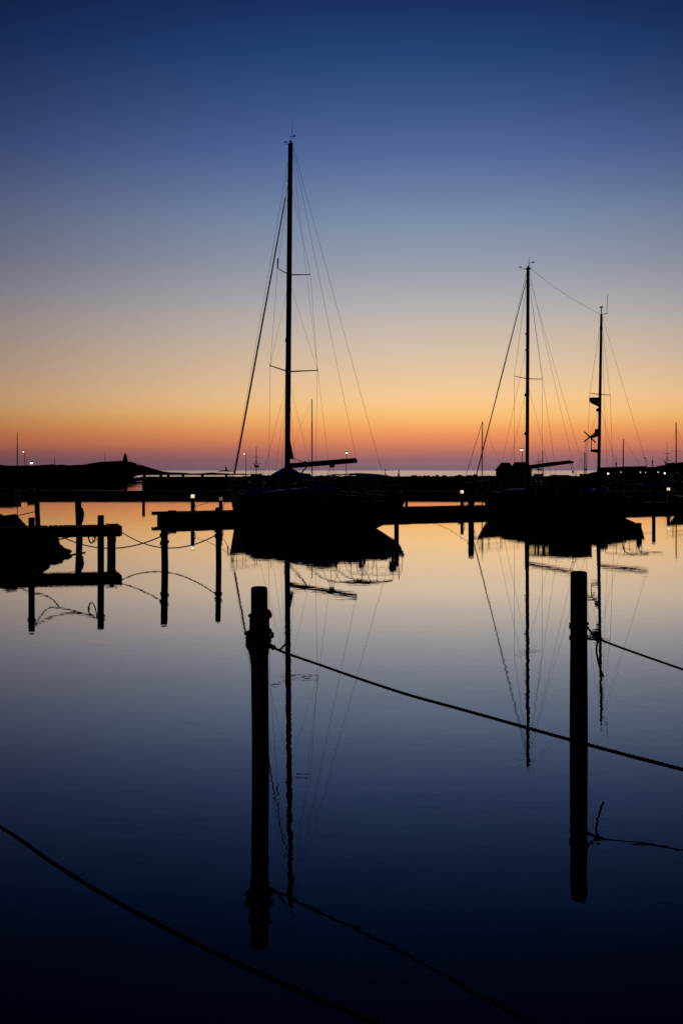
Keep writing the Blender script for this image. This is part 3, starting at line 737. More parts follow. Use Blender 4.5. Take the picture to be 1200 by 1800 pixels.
for x, xb in ((-5.05, -4.5), (-6.2, -5.6), (-7.3, -6.9)):
    z = interp(sorted(bx), x)
    MB().tube([(xb, 1.28, 1.2), (x, 0.82, z - 0.1)] + [(x, 0.78 * math.cos(a), z - 0.085 + 0.05 * math.sin(a)) for a in [math.pi * k / 8 for k in range(9)]] + [(x, -0.82, z - 0.1), (xb, -1.28, 1.2)], 0.014, 6).build('hoop', 'steel_tube', bi)
# guard rails
pulpit(ya, at, 4.85, 3.5); pulpit(ya, at, -7.85, -6.5, name='pushpit')
rails(ya, at, -6.5, 3.5, 8)
MB().tube([(-7.7, -0.8, 1.2), (-7.75, -0.8, 2.15)], 0.02, 6).build('ensign_staff', 'deck_wood', ya)
ob = MB().prism([(-7.95, 1.35), (-7.70, 1.35), (-7.66, 1.72), (-7.78, 1.86), (-8.0, 1.80)], -0.35, -0.12); ob.box(-7.88, -7.78, -0.28, -0.18, 0.75, 1.36)
ob.build('outboard_motor', 'rubber', ya)
MB().tube(smooth_path([(4.6, 0, 1.52), (5.05, 0, 1.46), (5.12, 0, 1.3), (4.95, 0.12, 1.12)]), 0.03, 6).build('anchor', 'galvanised', ya)
MB().box(4.5, 5.1, -0.08, 0.08, 1.52, 1.57).build('bow_roller', 'steel_tube', ya, False)
for x in (1.5, -0.8, -3.2, -5.4):
    for sg in (1, -1): fender(ya, x, at(x)[0], 0.95, sg)
# dinghy lashed keel up on the foredeck under a blue cover (the pale blue streak seen along the deck)
MB().rings([[(x, w * math.cos(a), 1.22 + h * math.sin(a)) for a in [math.pi * k / 10 for k in range(11)]] for x, w, h in ((1.15, 0.5, 0.42), (1.6, 0.66, 0.5), (2.6, 0.62, 0.46), (3.2, 0.42, 0.34), (3.55, 0.1, 0.16))]).build('dinghy_cover', 'canvas_blue', ya)
# spars
MT = 17.4
RK = 0.30                                    # rake aft at the masthead
def mx(z): return -RK * z / MT
MB().tube([(mx(z), 0, z) for z in (1.55, 4, 8, 12, 15, MT)], [0.150, 0.150, 0.148, 0.142, 0.135, 0.122], 14, 0.92).build('mast', 'mast_alloy', ya)
masthead(ya, mx(MT), MT, 1.12, 0.14, -0.30)
BZ0, BZ1 = 2.66, 2.90
MB().tube([(-0.10, 0, BZ0), (-5.45, 0, BZ1)], 0.075, 10).build('boom', 'mast_alloy', ya)
sc = []
for i in range(25):
    t = i / 24; x = -0.16 - 5.2 * t; z = BZ0 + (BZ1 - BZ0) * (x + 0.10) / -5.35
    r = 0.102 - 0.015 * t + 0.012 * noise.noise((t * 14, 0, 0))
    sc.append([(x, r * 0.9 * math.cos(a), z + 0.05 + r * (1.15 if math.sin(a) > 0 else 0.9) * math.sin(a)) for a in [2 * math.pi * k / 12 for k in range(12)]])
MB().rings(sc).build('sail_cover', 'canvas_dark', ya)
# head of the stowed mainsail, bagged against the mast
MB().rings([[(mx(z) - 0.10, 0.05 * k, z), (mx(z) - 0.10 - w, 0.03 * k, z - 0.02), (mx(z) - 0.10 - w, -0.03 * k, z - 0.02), (mx(z) - 0.10, -0.05 * k, z)] for z, w, k in ((3.03, 0.33, 1.0), (3.12, 0.36, 1.3), (3.5, 0.22, 1.3), (4.0, 0.05, 1), (4.05, 0.01, 0.5))]).build('sail_head', 'canvas_dark', ya)
wire(ya, [(-0.42, 0.02, 3.05), (-1.5, 0, BZ0 + 0.22)], 0.009, 'reef_line'); wire(ya, [(-0.40, -0.02, 3.08), (-1.3, 0.03, BZ0 + 0.22)], 0.009, 'reef_line')
MB().ball((-1.48, 0, BZ0 + 0.21), 0.07).build('boom_block', 'rubber', ya)
MB().tube([(-0.18, 0, 1.80), (-1.6, 0, BZ0 - 0.02)], [0.045, 0.035], 8).build('boom_vang', 'mast_alloy', ya)
m = MB()
for dx, dy in ((0.25, 0.25), (-0.25, -0.25), (0, 0)): m.tube([(-3.6, 0, BZ0 + 0.09), (-3.5 + dx, dy * 2, 1.75)], 0.012, 5)
m.build('mainsheet', 'rope', ya); MB().box(-3.75, -3.45, -0.05, 0.05, BZ0 - 0.02, BZ0 + 0.09).build('sheet_block', 'rubber', ya, False)
S1, S2, FS = 7.02, 11.44, 15.75
for sg in (1, -1):
    t1 = (mx(S1) - 0.50, sg * 1.72, S1 + 0.14); t2 = (mx(S2) - 0.42, sg * 1.20, S2 + 0.11)
    MB().tube([(mx(S1), 0, S1), t1], [0.045, 0.028], 8, 0.6).build('spreader', 'mast_alloy', ya)
    MB().tube([(mx(S2), 0, S2), t2], [0.04, 0.026], 8, 0.6).build('spreader', 'mast_alloy', ya)
    cp = (-0.45, sg * (at(-0.45)[0] - 0.12), 1.15)
    wire(ya, [(mx(FS), 0, FS), t2, t1, cp], 0.0075, 'shroud')
    wire(ya, [(mx(S2), 0, S2 - 0.3), t1], 0.006, 'shroud')
    wire(ya, [(mx(S1), 0, S1 - 0.25), (cp[0] - 0.25, cp[1], 1.15)], 0.006, 'shroud')
    wire(ya, [(mx(S1), 0, S1 - 0.25), (0.75, sg * (at(0.7)[0] - 0.12), 1.15)], 0.006, 'shroud')
    MB().ball(t1, 0.045, 8).build('spreader_boot', 'rubber', ya)
t2 = (mx(S2) - 0.42, 1.20, S2 + 0.11)         # radar reflector tube on the upper port tip
MB().tube([t2, (t2[0] + .02, t2[1] - 0.04, t2[2] + 0.46)], 0.035, 8).build('radar_reflector', 'rubber', ya)
for lst in ([(mx(FS) + 0.12, 0, FS), (4.75, 0, 1.62)],):
    wire(ya, lst, 0.010, 'forestay')
    a, b = Vector(lst[0]), Vector(lst[1])
    MB().tube([a.lerp(b, k / 20) for k in range(1, 20)], [0.028 + 0.022 * math.sin(min(1, k / 16) * 1.57) for k in range(1, 20)], 8).build('furled_genoa', 'canvas_dark', ya)
    MB().lathe([(0.09, 0), (0.09, 0.14), (0.03, 0.16)], (4.68, 0, 1.72), 12).build('furling_drum', 'rubber', ya)
    MB().ball((mx(FS) + 0.13, 0, FS), 0.07).build('forestay_tang', 'mast_alloy', ya)
wire(ya, [(mx(MT - .1) + 0.1, 0, MT - .5), (4.9, 0, 1.52)], 0.008, 'topmast_stay')
wire(ya, [(mx(MT) - 0.16, 0, MT - .02), (-7.85, 0, 1.24)], 0.008, 'backstay')
wire(ya, [(mx(MT) - 0.14, 0, MT - .1), (-5.45, 0, BZ1 + .05)], 0.0075, 'topping_lift')
wire(ya, [(mx(MT) - 0.14, 0.04, MT - .15), (-4.55, 0.9, 1.5)], 0.006, 'runner')
wire(ya, [(mx(12), 0.14, 12.2), (mx(4), 0.16, 4), (-0.3, 0.3, 1.7)], 0.006, 'halyard')
wire(ya, [(mx(11) + 0.13, 0.05, 11), (mx(5) + 0.2, 0.05, 5), (0.3, 0.2, 1.7)], 0.006, 'halyard')
MB().tube([(mx(8.4) + 0.13, 0, 8.35), (mx(8.4) + 0.17, 0, 8.45), (mx(8.4) + 0.13, 0, 8.62)], [0.07, 0.085, 0.05], 8).build('steaming_light', 'rubber', ya)
for z in (1.95, 2.2): MB().lathe([(0.06, -.06), (0.05, 0), (0.065, .06)], (mx(z) + 0.02, 0.19, z), 10).build('mast_winch', 'steel_tube', ya)

# ------------------------------------------------------------------ ketch
KX, KY = spot(925.5, 906)
ke = thing('ketch', 'two-masted ketch with wheelhouse and wind generator, right of the big yacht', 'sailboat', (KX, KY, 0), math.atan2(0.68, -0.735))
kat = make_hull(ke, 6.7, 3.35, 3.5, 1.12, 1.02, 1.42, 'dark_hull', tr=0.5, counter=0.25)
cabin(ke, [(1.7, 0.55, 0.45, 1.03, 1.25), (1.1, 0.85, 0.72, 1.02, 1.42), (-0.4, 1.0, 0.88, 1.02, 1.50), (-3.9, 1.08, 0.98, 1.02, 1.52), (-5.4, 0.95, 0.85, 1.03, 1.40)])
for sg in (1, -1):
    for x in (0.6, -0.15): port(ke, x, 0.90, 1.30, 0.4, 0.14, sg)
# wheelhouse: posts, roof and panes, so that one looks right through it
wh = MB().box(-3.6, -0.45, -0.90, 0.90, 2.12, 2.19).build('wheelhouse_roof', 'cabin_paint', ke, False)
for sg in (1, -1):
    y0, y1 = sorted((sg * 0.84, sg * 0.90))
    MB().box(-3.55, -2.05, y0, y1, 1.50, 2.12).build('wheelhouse_side', 'cabin_paint', ke, False)
    for x in (-2.02, -1.30, -0.56):
        MB().box(x - 0.05, x + 0.05, y0 + .002, y1 - .002, 1.46, 2.12).build('window_post', 'cabin_paint', ke, False)
    MB().box(-2.0, -0.52, y0 + .001, y1 - .001, 1.46, 1.66).build('window_sill', 'cabin_paint', ke, False)
    for x in (-1.66, -0.93):
        MB().box(x - 0.32, x + 0.32, (y0 + y1) / 2 - .005, (y0 + y1) / 2 + .005, 1.66, 2.12).build('window_pane', 'glass', ke, False)
MB().box(-0.56, -0.50, -0.84, 0.84, 1.46, 1.70).build('wheelhouse_front', 'cabin_paint', ke, False)
for y in (-0.8, 0, 0.8): MB().box(-0.558, -0.502, y - 0.04, y + 0.04, 1.70, 2.12).build('window_post', 'cabin_paint', ke, False)
MB().box(-2.5, -1.7, -0.3, 0.3, 2.194, 2.26).build('roof_hatch', 'cabin_paint', ke, False)
pulpit(ke, kat, 3.3, 2.2); pulpit(ke, kat, -6.65, -5.6, name='pushpit'); rails(ke, kat, -5.6, 2.2, 7)
MB().box(3.1, 3.75, -0.09, 0.09, 1.42, 1.50).build('bowsprit', 'deck_wood', ke, False)
MB().tube(smooth_path([(3.5, 0.05, 1.42), (3.62, 0.05, 1.2), (3.45, 0.15, 1.02)]), 0.03, 6).build('anchor', 'galvanised', ke)
for sg in (1, -1):
    MB().tube(smooth_path([(-6.3, sg * 0.75, 1.15), (-6.4, sg * 0.75, 1.6), (-6.7, sg * 0.75, 1.75), (-7.75, sg * 0.75, 1.72)]), 0.035, 7).build('davit', 'steel_tube', ke)
    for x in (0.9, -1.4, -3.6): fender(ke, x, kat(x)[0], 0.9, sg)
MB().prism([(-6.95, 0.2), (-6.72, 0.2), (-6.70, 1.25), (-6.80, 1.55), (-6.98, 1.3)], -0.04, 0.04).build('wind_vane_rudder', 'deck_wood', ke, False)
MB().lathe([(0.26, 1.40), (0.28, 1.55), (0.24, 1.66), (0.05, 1.70)], (-4.9, 0.3, 0), 14).build('liferaft', 'fender_white', ke)
KT = 13.72
def kmx(z): return -0.07 * z / KT
MB().tube([(kmx(z), 0, z) for z in (1.3, 5, 9, 12, KT)], [0.100, 0.100, 0.098, 0.092, 0.085], 12, 0.9).build('main_mast', 'mast_alloy', ke)
masthead(ke, kmx(KT), KT, 0.62, 0.02, -0.42)
MB().tube([(-0.1, 0, 2.62), (-2.95, 0, 2.95)], 0.06, 10).build('main_boom', 'mast_alloy', ke)
MB().tube([(-0.15, 0, 2.70), (-1.4, 0, 2.86), (-2.8, 0, 2.99)], [0.10, 0.085, 0.07], 10).build('sail_cover', 'canvas_dark', ke)
m = MB(); m.tube([(-2.75, 0, 2.9), (-2.95, 0.0, 2.25)], 0.012, 5).tube([(-2.85, 0, 2.9), (-3.2, 0.1, 2.2)], 0.012, 5).ball((-2.93, 0, 2.42), 0.06)
m.build('mainsheet', 'rope', ke)
KS = 7.6
for sg in (1, -1):
    tp = (kmx(KS) - 0.06, sg * 1.38, KS + 0.06)
    MB().tube([(kmx(KS), 0, KS), tp], [0.035, 0.022], 8, 0.6).build('spreader', 'mast_alloy', ke)
    cp = (-0.1, sg * (kat(-0.1)[0] - 0.1), 1.06)
    wire(ke, [(kmx(KT), 0, KT - 0.2), tp, cp], 0.0075, 'shroud')
    for dx in (0.8, -0.9): wire(ke, [(kmx(KS), 0, KS - 0.2), (dx, sg * (kat(dx)[0] - 0.1), 1.06)], 0.0065, 'shroud')
    wire(ke, [(kmx(KT), 0, KT - 0.25), (-3.1, sg * (kat(-3.1)[0] - .1), 1.06)], 0.0065, 'runner')
wire(ke, [(kmx(KT) + .1, 0, KT - .25), (3.65, 0, 1.5)], 0.010, 'forestay')
a, b = Vector((kmx(KT) + .1, 0, KT - .6)), Vector((3.6, 0, 1.75))
MB().tube([a.lerp(b, k / 16) for k in range(17)], [0.018 + 0.018 * k / 16 for k in range(17)], 8).build('furled_genoa', 'canvas_dark', ke)
wire(ke, [(kmx(9.7), 0, 9.7), (2.1, 0, 1.3)], 0.0065, 'inner_forestay')
wire(ke, [(kmx(KT) - .1, 0, KT - .25), (-2.9, 0, 3.0)], 0.0065, 'topping_lift')
for z, s in ((6.7, 1), (4.55, 1), (10.1, .7), (9.2, .6)): MB().box(kmx(z) + 0.06, kmx(z) + 0.06 + 0.11 * s, -0.05, 0.05, z - 0.08 * s, z + 0.08 * s).build('mast_fitting', 'rubber', ke, False)
MB().lathe([(0.13, 1.5), (0.12, 2.9), (0.10, 3.0)], (0, 0, 0), 12).build('mast_collar', 'mast_alloy', ke)
# mizzen
MZX = -4.48; MZ = 10.75
def zmx(z): return MZX - 0.17 * (z - 1.5) / (MZ - 1.5)
MB().tube([(zmx(z), 0, z) for z in (1.3, 4, 7, 9, MZ)], [0.092, 0.086, 0.078, 0.072, 0.065], 12, 0.9).build('mizzen_mast', 'mast_alloy', ke)
MB().tube([(zmx(z), 0, z) for z in (1.3, 2.6)], [0.12, 0.10], 12).build('mast_collar', 'mast_alloy', ke)
o = MB().tube([(zmx(MZ), 0, MZ - 0.02), (zmx(MZ), 0, MZ + 0.36)], 0.03, 8).build('top_pole', 'mast_alloy', ke)
MB().box(zmx(MZ) - 0.10, zmx(MZ) + 0.10, -0.03, 0.03, MZ + 0.36, MZ + 0.42).build('vane_block', 'rubber', o, False)
MB().tube([(zmx(MZ) - .02, 0, MZ - .02), (zmx(MZ) - 0.36, 0, MZ + 0.03)], 0.02, 6).build('antenna_arm', 'mast_alloy', o)
MB().tube([(zmx(MZ) - 0.32, 0, MZ), (zmx(MZ) - 0.38, 0, MZ + 1.05)], 0.013, 5).build('whip_antenna', 'wire', o)
ZS = 6.52
for sg in (1, -1):
    tp = (zmx(ZS), sg * 1.05, ZS + 0.02)
    MB().tube([(zmx(ZS), 0, ZS), tp], [0.03, 0.02], 8, 0.6).build('spreader', 'mast_alloy', ke)
    cp = (MZX - 0.1, sg * (kat(MZX)[0] - 0.1), 1.08)
    wire(ke, [(zmx(MZ), 0, MZ - .15), tp, cp], 0.007, 'shroud')
    wire(ke, [(zmx(ZS), 0, ZS - .6), (MZX + 0.9, sg * (kat(MZX + .9)[0] - .1), 1.08)], 0.006, 'shroud')
    wire(ke, [(zmx(ZS), 0, ZS - .6), (MZX - 0.8, sg * (kat(MZX - .8)[0] - .1), 1.08)], 0.006, 'shroud')
wire(ke, [(zmx(MZ) - .05, 0, MZ - .1), (-7.3, 0, 2.66)], 0.0065, 'topping_lift')
wire(ke, [(zmx(MZ) - .04, 0.03, MZ - .3), (MZX - 0.8, 0.5, 2.2), ], 0.006, 'halyard')
wire(ke, sag((kmx(KT) - .12, 0, KT + 0.02), (zmx(MZ) + .04, 0, MZ), 0.16), 0.0075, 'triatic_stay')
MB().tube([(MZX - 0.1, 0, 2.50), (-7.35, 0, 2.62)], 0.05, 10).build('mizzen_boom', 'mast_alloy', ke)
MB().tube([(MZX - 0.15, 0, 2.58), (-5.9, 0, 2.63), (-7.2, 0, 2.68)], [0.085, 0.075, 0.05], 10).build('mizzen_sail_cover', 'canvas_dark', ke)
rx = zmx(6.2)
rd = MB().lathe([(0.18, 6.12), (0.26, 6.17), (0.27, 6.24), (0.27, 6.35), (0.25, 6.37)], (rx + 0.34, 0, 0), 16).build('radar_dome', 'fender_white', ke)
MB().prism([(rx + 0.02, 5.86), (rx + 0.55, 6.09), (rx + 0.55, 6.115), (rx + 0.02, 6.115)], -0.06, 0.06).build('radar_bracket', 'mast_alloy', rd, False)
MB().lathe([(0.05, 5.62), (0.08, 5.7), (0.05, 5.8)], (zmx(5.7) + 0.14, 0, 0), 10).build('deck_light', 'rubber', ke)
gx = zmx(3.6)
MB().prism([(gx, 3.42), (gx + 0.50, 3.50), (gx + 0.50, 3.62), (gx, 3.62)], -0.05, 0.05).build('generator_bracket', 'mast_alloy', ke, False)
wg = MB().tube([(gx + 0.47, 0, 3.6), (gx + 0.47, 0, 4.22)], 0.022, 7).build('generator_pole', 'mast_alloy', ke)
hub = Vector((gx + 0.47, 0, 4.28))
# rotor faces forward-left of the boat; tail fin trails to the right of the pole
wd = Vector((-0.80, 0.35, 0)).normalized(); sd = Vector((-wd.y, wd.x, 0))
g = MB().tube([hub - wd * 0.10, hub, hub + wd * 0.16, hub + wd * 0.3], [0.05, 0.075, 0.065, 0.03], 10).build('generator_body', 'fender_white', wg)
fn = [hub + wd * a_ + Vector((0, 0, b_)) for a_, b_ in ((0.14, 0.02), (0.28, 0.14), (0.32, 0.40), (0.58, 0.42), (0.56, 0.02), (0.24, -0.05))]
MB().add([p + sd * 0.012 for p in fn] + [p - sd * 0.012 for p in fn], [tuple(range(6)), tuple(range(11, 5, -1))] + [(i, (i + 1) % 6, (i + 1) % 6 + 6, i + 6) for i in range(6)]).build('tail_fin', 'dark_hull', wg, False)
wl = Vector((1, 0, 0)); rc = hub - wd * 0.12
plane_u = sd * 0.35 + Vector((0.62, -0.55, 0)).normalized() * 0.9; plane_u = (plane_u - wd * plane_u.dot(wd)).normalized()
for k in range(4):
    a = R(38 + 90 * k + (14 if k % 2 else -4)); dirv = plane_u * math.cos(a) + Vector((0, 0, 1)) * math.sin(a)
    dirv.normalize(); pv = dirv.cross(wd)
    ps = [rc + dirv * 0.04 - pv * 0.04, rc + dirv * 0.04 + pv * 0.04, rc + dirv * 0.46 + pv * 0.034, rc + dirv * 0.46 - pv * 0.034]
    MB().add([p + wd * 0.008 for p in ps] + [p - wd * 0.008 for p in ps], [(0, 1, 2, 3), (7, 6, 5, 4), (0, 4, 5, 1), (1, 5, 6, 2), (2, 6, 7, 3), (3, 7, 4, 0)]).build('blade', 'dark_hull', wg, False)

# mooring lines of the two yachts
def wpt(t, l): return Matrix.Translation(t.location) @ Matrix.Rotation(t.rotation_euler.z, 4, 'Z') @ Matrix.Diagonal((*t.scale, 1)) @ Vector(l)
def pon(x, y=0.15): return PO + Matrix.Rotation(PA, 3, 'Z') @ Vector((x, y, 0.52))
YM = 'mooring lines of the yachts'
rope('bow line from the yacht to the pontoon left of it', sag(wpt(ya, (4.3, 0.4, 1.45)), pon(2.4), 0.15), 0.014, group=YM)
rope('stern line from the yacht to the pile at its stern', sag(wpt(ya, (-7.3, -0.7, 1.25)), pt(pG, 1.2, 0, 0.05), 0.08), 0.014, group=YM)
rope('line from the stout pile back to the pontoon between the yachts', sag(pt(pH, 0.9, -rH), pon(15.9), 0.12), 0.013, group=YM)
rope('bow line from the ketch to the stout pile', sag(wpt(ke, (3.1, 0.2, 1.4)), pt(pH, 1.3, rH), 0.10), 0.013, group=YM)
rope('stern line from the ketch to the pile right of it', sag(wpt(ke, (-6.3, 0.7, 1.15)), pt(pI, 1.05, -rI), 0.12), 0.013, group=YM)
rope('line from the lit bollard lamp to the yacht bow rail', sag(Vector((*spot(341, 917.5), 0.75)), wpt(ya, (4.6, 0.25, 1.5)), 0.10), 0.012, group=YM)

# ------------------------------------------------------------------ smaller craft farther off
def small_sailboat(px, w, ytop, L, heading, label, r=0.05, spread=None, fore=True, aft=True, hull='pale_hull', tent=False):
    X, Y = spot(px, w); h = zat(ytop, Y)
    t = thing('small_sailboat', label, 'sailboat', (X, Y, 0), R(heading), 'small sailboats across the harbour')
    a = make_hull(t, L * 0.58, L * 0.42, L * 0.32, 0.75, 0.70, 0.95, hull, nst=14, deck=False)
    cabin(t, [(L * .2, .3, .25, .72, .85), (L * .12, L * .09, L * .075, .70, 1.1), (-L * .22, L * .10, L * .085, .70, 1.2), (-L * .25, L * .10, L * .085, .70, 1.12)])
    MB().tube([(0, 0, 0.7), (0, 0, h * .6), (-0.03, 0, h)], [r, r, r * 0.75], 8).build('mast', 'mast_alloy', t)
    MB().tube([(-0.05, 0, 1.7), (-L * 0.36, 0, 1.75)], [0.09, 0.07], 8).build('boom', 'canvas_dark', t)
    if fore: wire(t, [(0.04, 0, h * 0.97), (L * 0.40, 0, 0.95)], 0.035 if fore == 2 else 0.012, 'forestay', 'canvas_dark' if fore == 2 else 'wire')
    if aft: wire(t, [(-0.04, 0, h * 0.99), (-L * 0.56, 0, 0.78)], 0.010, 'backstay')
    if spread:
        zs, wd_ = zat(spread[0], Y), spread[1]
        for sg in (1, -1):
            MB().tube([(0, 0, zs), (-0.05, sg * wd_, zs + .03)], 0.018, 6).build('spreader', 'mast_alloy', t)
            wire(t, [(0, 0, h * .95), (-0.05, sg * wd_, zs + .03), (-0.1, sg * a(0)[0] * .95, .72)], 0.010, 'shroud')
    pulpit(t, a, L * .41, L * .3, 0.5)
    if tent:
        rs = []
        for x, z, wv in tent:
            rs.append([(x, wv, min(z - .3, 1.6)), (x, wv * 0.55, z - 0.16), (x, 0, z), (x, -wv * 0.55, z - 0.16), (x, -wv, min(z - .3, 1.6)), (x, 0, min(z - .25, 1.65))])
        MB().rings(rs).build('boom_tent', 'canvas_blue', t)
    return t
small_sailboat(548.5, 859.5, 702, 8.5, 8, 'small sailboat behind the big yacht, its bare mast rising above the boom', 0.075, (776, 0.95), fore=False,
               tent=[(-5.9, 1.7, 1.2), (-5.3, 2.1, 1.3), (-3.9, 2.85, 1.35), (-3.3, 2.98, 1.35), (-2.7, 2.8, 1.35), (-1.6, 2.2, 1.3), (-0.2, 2.05, 0.8)])
small_sailboat(847, 860, 740, 6.5, 152, 'small sailboat left of the ketch with a thick furled forestay', 0.07, (798, 0.75), fore=2)
small_sailboat(1187.5, 863, 742, 7, 20, 'small sailboat by the right edge with the tallest mast there', 0.075, (793, 0.8), fore=True, aft=False)
small_sailboat(1094.5, 861, 771.5, 6.5, 170, 'small sailboat right of the ketch stern, mast with one slanting stay', 0.075, None, fore=False)
small_sailboat(953.5, 860, 793, 5.5, 30, 'tiny sailboat with the shorter plain mast behind the ketch boom', 0.055, None, fore=True, aft=False)

def work_boat(px, w, ytop, L, heading, label, lattice=False, r=0.05):
    X, Y = spot(px, w); h = zat(ytop, Y)
    t = thing('fishing_boat', label, 'fishing boat', (X, Y, 0), R(heading), 'fishing boats at the far quay')
    a = make_hull(t, L * .5, L * .5, L * .34, 0.9, 0.85, 1.35, 'dark_hull', nst=14, deck=False)
    MB().box(-L * .22, L * .08, -L * .10, L * .10, 0.8, 1.95).build('wheelhouse', 'cabin_paint', t, False)
    MB().box(-L * .24, L * .10, -L * .11, L * .11, 1.95, 2.03).build('wheelhouse_roof', 'cabin_paint', t, False)
    for y in (-L * .06, 0, L * .06): MB().box(L * .08 + .002, L * .08 + .012, y - .16, y + .16, 1.45, 1.85).build('window', 'glass', t, False)
    for sg in (1, -1):
        y = sg * (L * .10 + .006)
        for x in (-L * .15, -L * .03): MB().box(x - .25, x + .25, y - .005, y + .005, 1.45, 1.85).build('window', 'glass', t, False)
    m = MB().tube([(0, 0, 1.9), (0, 0, h)], [r, r * 0.6], 6)
    m.build('mast', 'mast_alloy', t)
    if lattice:
        m = MB()
        for sg in (1, -1): m.tube([(0, sg * .45, 2.0), (0, 0, h * .72)], 0.022, 5)
        m.tube([(0, -.6, h * .6), (0, .6, h * .6)], 0.025, 5).tube([(0, -.42, h * .75), (0, .42, h * .75)], 0.03, 5)
        m.build('cross_tree', 'mast_alloy', t)
        MB().box(-.06, .06, -.4, .2, h * .50, h * .55).build('radar', 'fender_white', t, False)
        for y in (-0.9, -0.65, 0.75): wire(t, [(-.2, y, 2.0), (-.2, y * 1.02, h * (0.5 if y < 0 else 0.55))], 0.02, 'antenna')
        MB().ball((0, 0.25, h * .56), 0.12).build('lamp_housing', 'rubber', t)
    return t
work_boat(450.5, 858.5, 785, 8, 95, 'fishing boat left of the yacht mast, its mast crowded with aerials', True, 0.07)
work_boat(946, 859, 795.5, 6.5, 80, 'fishing boat behind the ketch boom with crosstrees on its mast', True, 0.045)
work_boat(1029, 858.5, 772, 7, 100, 'fishing boat between the ketch masts with a thin aerial mast', False, 0.045)
work_boat(1115 + 56.5, 860, 776, 7, 60, 'fishing boat left of the tallest right mast, thin mast with lantern', True, 0.035)

def motorboat(px, w, L, heading, label, rail=False):
    X, Y = spot(px, w)
    t = thing('motorboat', label, 'motorboat', (X, Y, 0), R(heading), 'motorboats on the jetties')
    a = make_hull(t, L * .5, L * .5, L * .36, 0.7, 0.72, 1.0, 'pale_hull', tr=.85, nst=14, deck=False)
    cabin(t, [(L * .28, .3, .25, .74, .86), (L * .12, L * .13, L * .11, .72, 1.02), (-L * .1, L * .14, L * .125, .72, 1.10), (-L * .12, L * .14, L * .125, .72, .9)])
    MB().rings([[(x, y, z) for y, z in ((w2, z0), (w2 * .8, z0 + .38), (-w2 * .8, z0 + .38), (-w2, z0))] for x, w2, z0 in ((L * .06, L * .10, 1.04), (-L * .03, L * .125, 1.06))]).build('windscreen', 'glass', t, False)
    if rail: pulpit(t, a, L * .48, L * .1, .55)
    MB().prism([(-L * .5 - .3, .5), (-L * .5 - .02, .5), (-L * .5 - .02, 1.0), (-L * .5 - .12, 1.15), (-L * .5 - .34, 1.05)], -.14, .14).build('outboard_motor', 'rubber', t)
motorboat(947, 871.5, 5.2, 200, 'motorboat with glinting windscreen on the far jetty beside the ketch mast')
motorboat(972, 872, 5.4, 195, 'motorboat on the far jetty under the end of the ketch boom')
motorboat(1262, 899, 6.0, 150, 'motorboat with bow rail poking in at the right edge', True)

# ------------------------------------------------------------------ sheds, lamps, poles and beacon
def shed(px0, px1, ridge, yr, ye, d, label):
    x0, x1 = xat(px0, d), xat(px1, d); zr_, ze = zat(yr, d), zat(ye, d); c = (x0 + x1) / 2; hw = (x1 - x0) / 2
    t = thing('boat_shed', label, 'shed', (c, d, 1.2), 0, 'hip-roofed sheds on the breakwater')
    MB().box(-hw * .86, hw * .86, 0.25, 2.9, 0, ze - 1.2).build('wall', 'shed_wall', t, False)
    a, b = xat(ridge[0], d) - c, xat(ridge[1], d) - c
    z0, z1 = ze - 1.2, zr_ - 1.2
    MB().add([(-hw, 0, z0), (hw, 0, z0), (hw, 3.1, z0), (-hw, 3.1, z0), (a, 1.3, z1), (b, 1.3, z1), (b, 1.8, z1), (a, 1.8, z1)],
             [(3, 2, 1, 0), (0, 1, 5, 4), (1, 2, 6, 5), (2, 3, 7, 6), (3, 0, 4, 7), (4, 5, 6, 7)]).build('roof', 'shed_roof', t, False)
    MB().box(-.4, .4, 0.22, 0.246, 0, min(1.0, ze - 1.25)).build('door', 'deck_wood', t, False)
shed(873, 905, (883, 897), 813, 827.5, 180, 'hip-roofed shed on the breakwater, the one farther from the ketch mast')
shed(901, 937, (907, 924), 812, 822, 184, 'hip-roofed shed on the breakwater close against the ketch mast')

def lamp_post(px, ytop, d, zb, label, lit='lamp_white', side=-1, r=0.05, size=0.16, arm=0.25):
    h = zat(ytop, d)
    t = thing('lamp_post', label, 'street lamp', (xat(px, d), d, zb), 0, 'lamp posts round the harbour')
    hh = h - zb
    MB().tube([(0, 0, -0.4), (0, 0, hh * .5), (0, 0, hh - 0.1)], [r * 1.3, r, r * .8], 8).build('post', 'galvanised', t)
    MB().tube(smooth_path([(0, 0, hh - .1), (side * arm * .3, 0, hh), (side * arm, 0, hh + .02)], 5), r * .7, 6).build('arm', 'galvanised', t)
    MB().lathe([(size * 1.25, 0), (size * 1.1, size * .5), (size * .4, size * .9)], (side * arm, 0, hh - .02), 12).build('shade', 'galvanised', t)
    MB().ball((side * arm, -.02, hh - size * .42), size, 10, .75).build('lamp', lit, t)
lamp_post(432.5, 797, 176, QZ, 'lit lamp post on the quay beside the fishing boat mast', side=-1, size=.13)
lamp_post(608.5, 795, 176, QZ, 'lit lamp post on the quay beyond the end of the yacht boom', side=1, size=.19, arm=.05)
lamp_post(917, 789.5, 176, QZ, 'lit lamp post just left of the ketch main mast', side=-1, size=.20, arm=.08)
lamp_post(44, 793.5, 480, 3.2, 'tall lit lamp post on the headland right of the bare pole', side=-1, r=.12, size=.36, arm=.6)
lamp_post(55.5, 812.5, 440, 2.4, 'short brightly lit lamp on the left of the headland', side=1, r=.09, size=.62, arm=.1)
lamp_post(1134.5, 804.5, 205, 2.4, 'unlit lamp post on the right bank', 'fender_white', side=-1, size=.12)
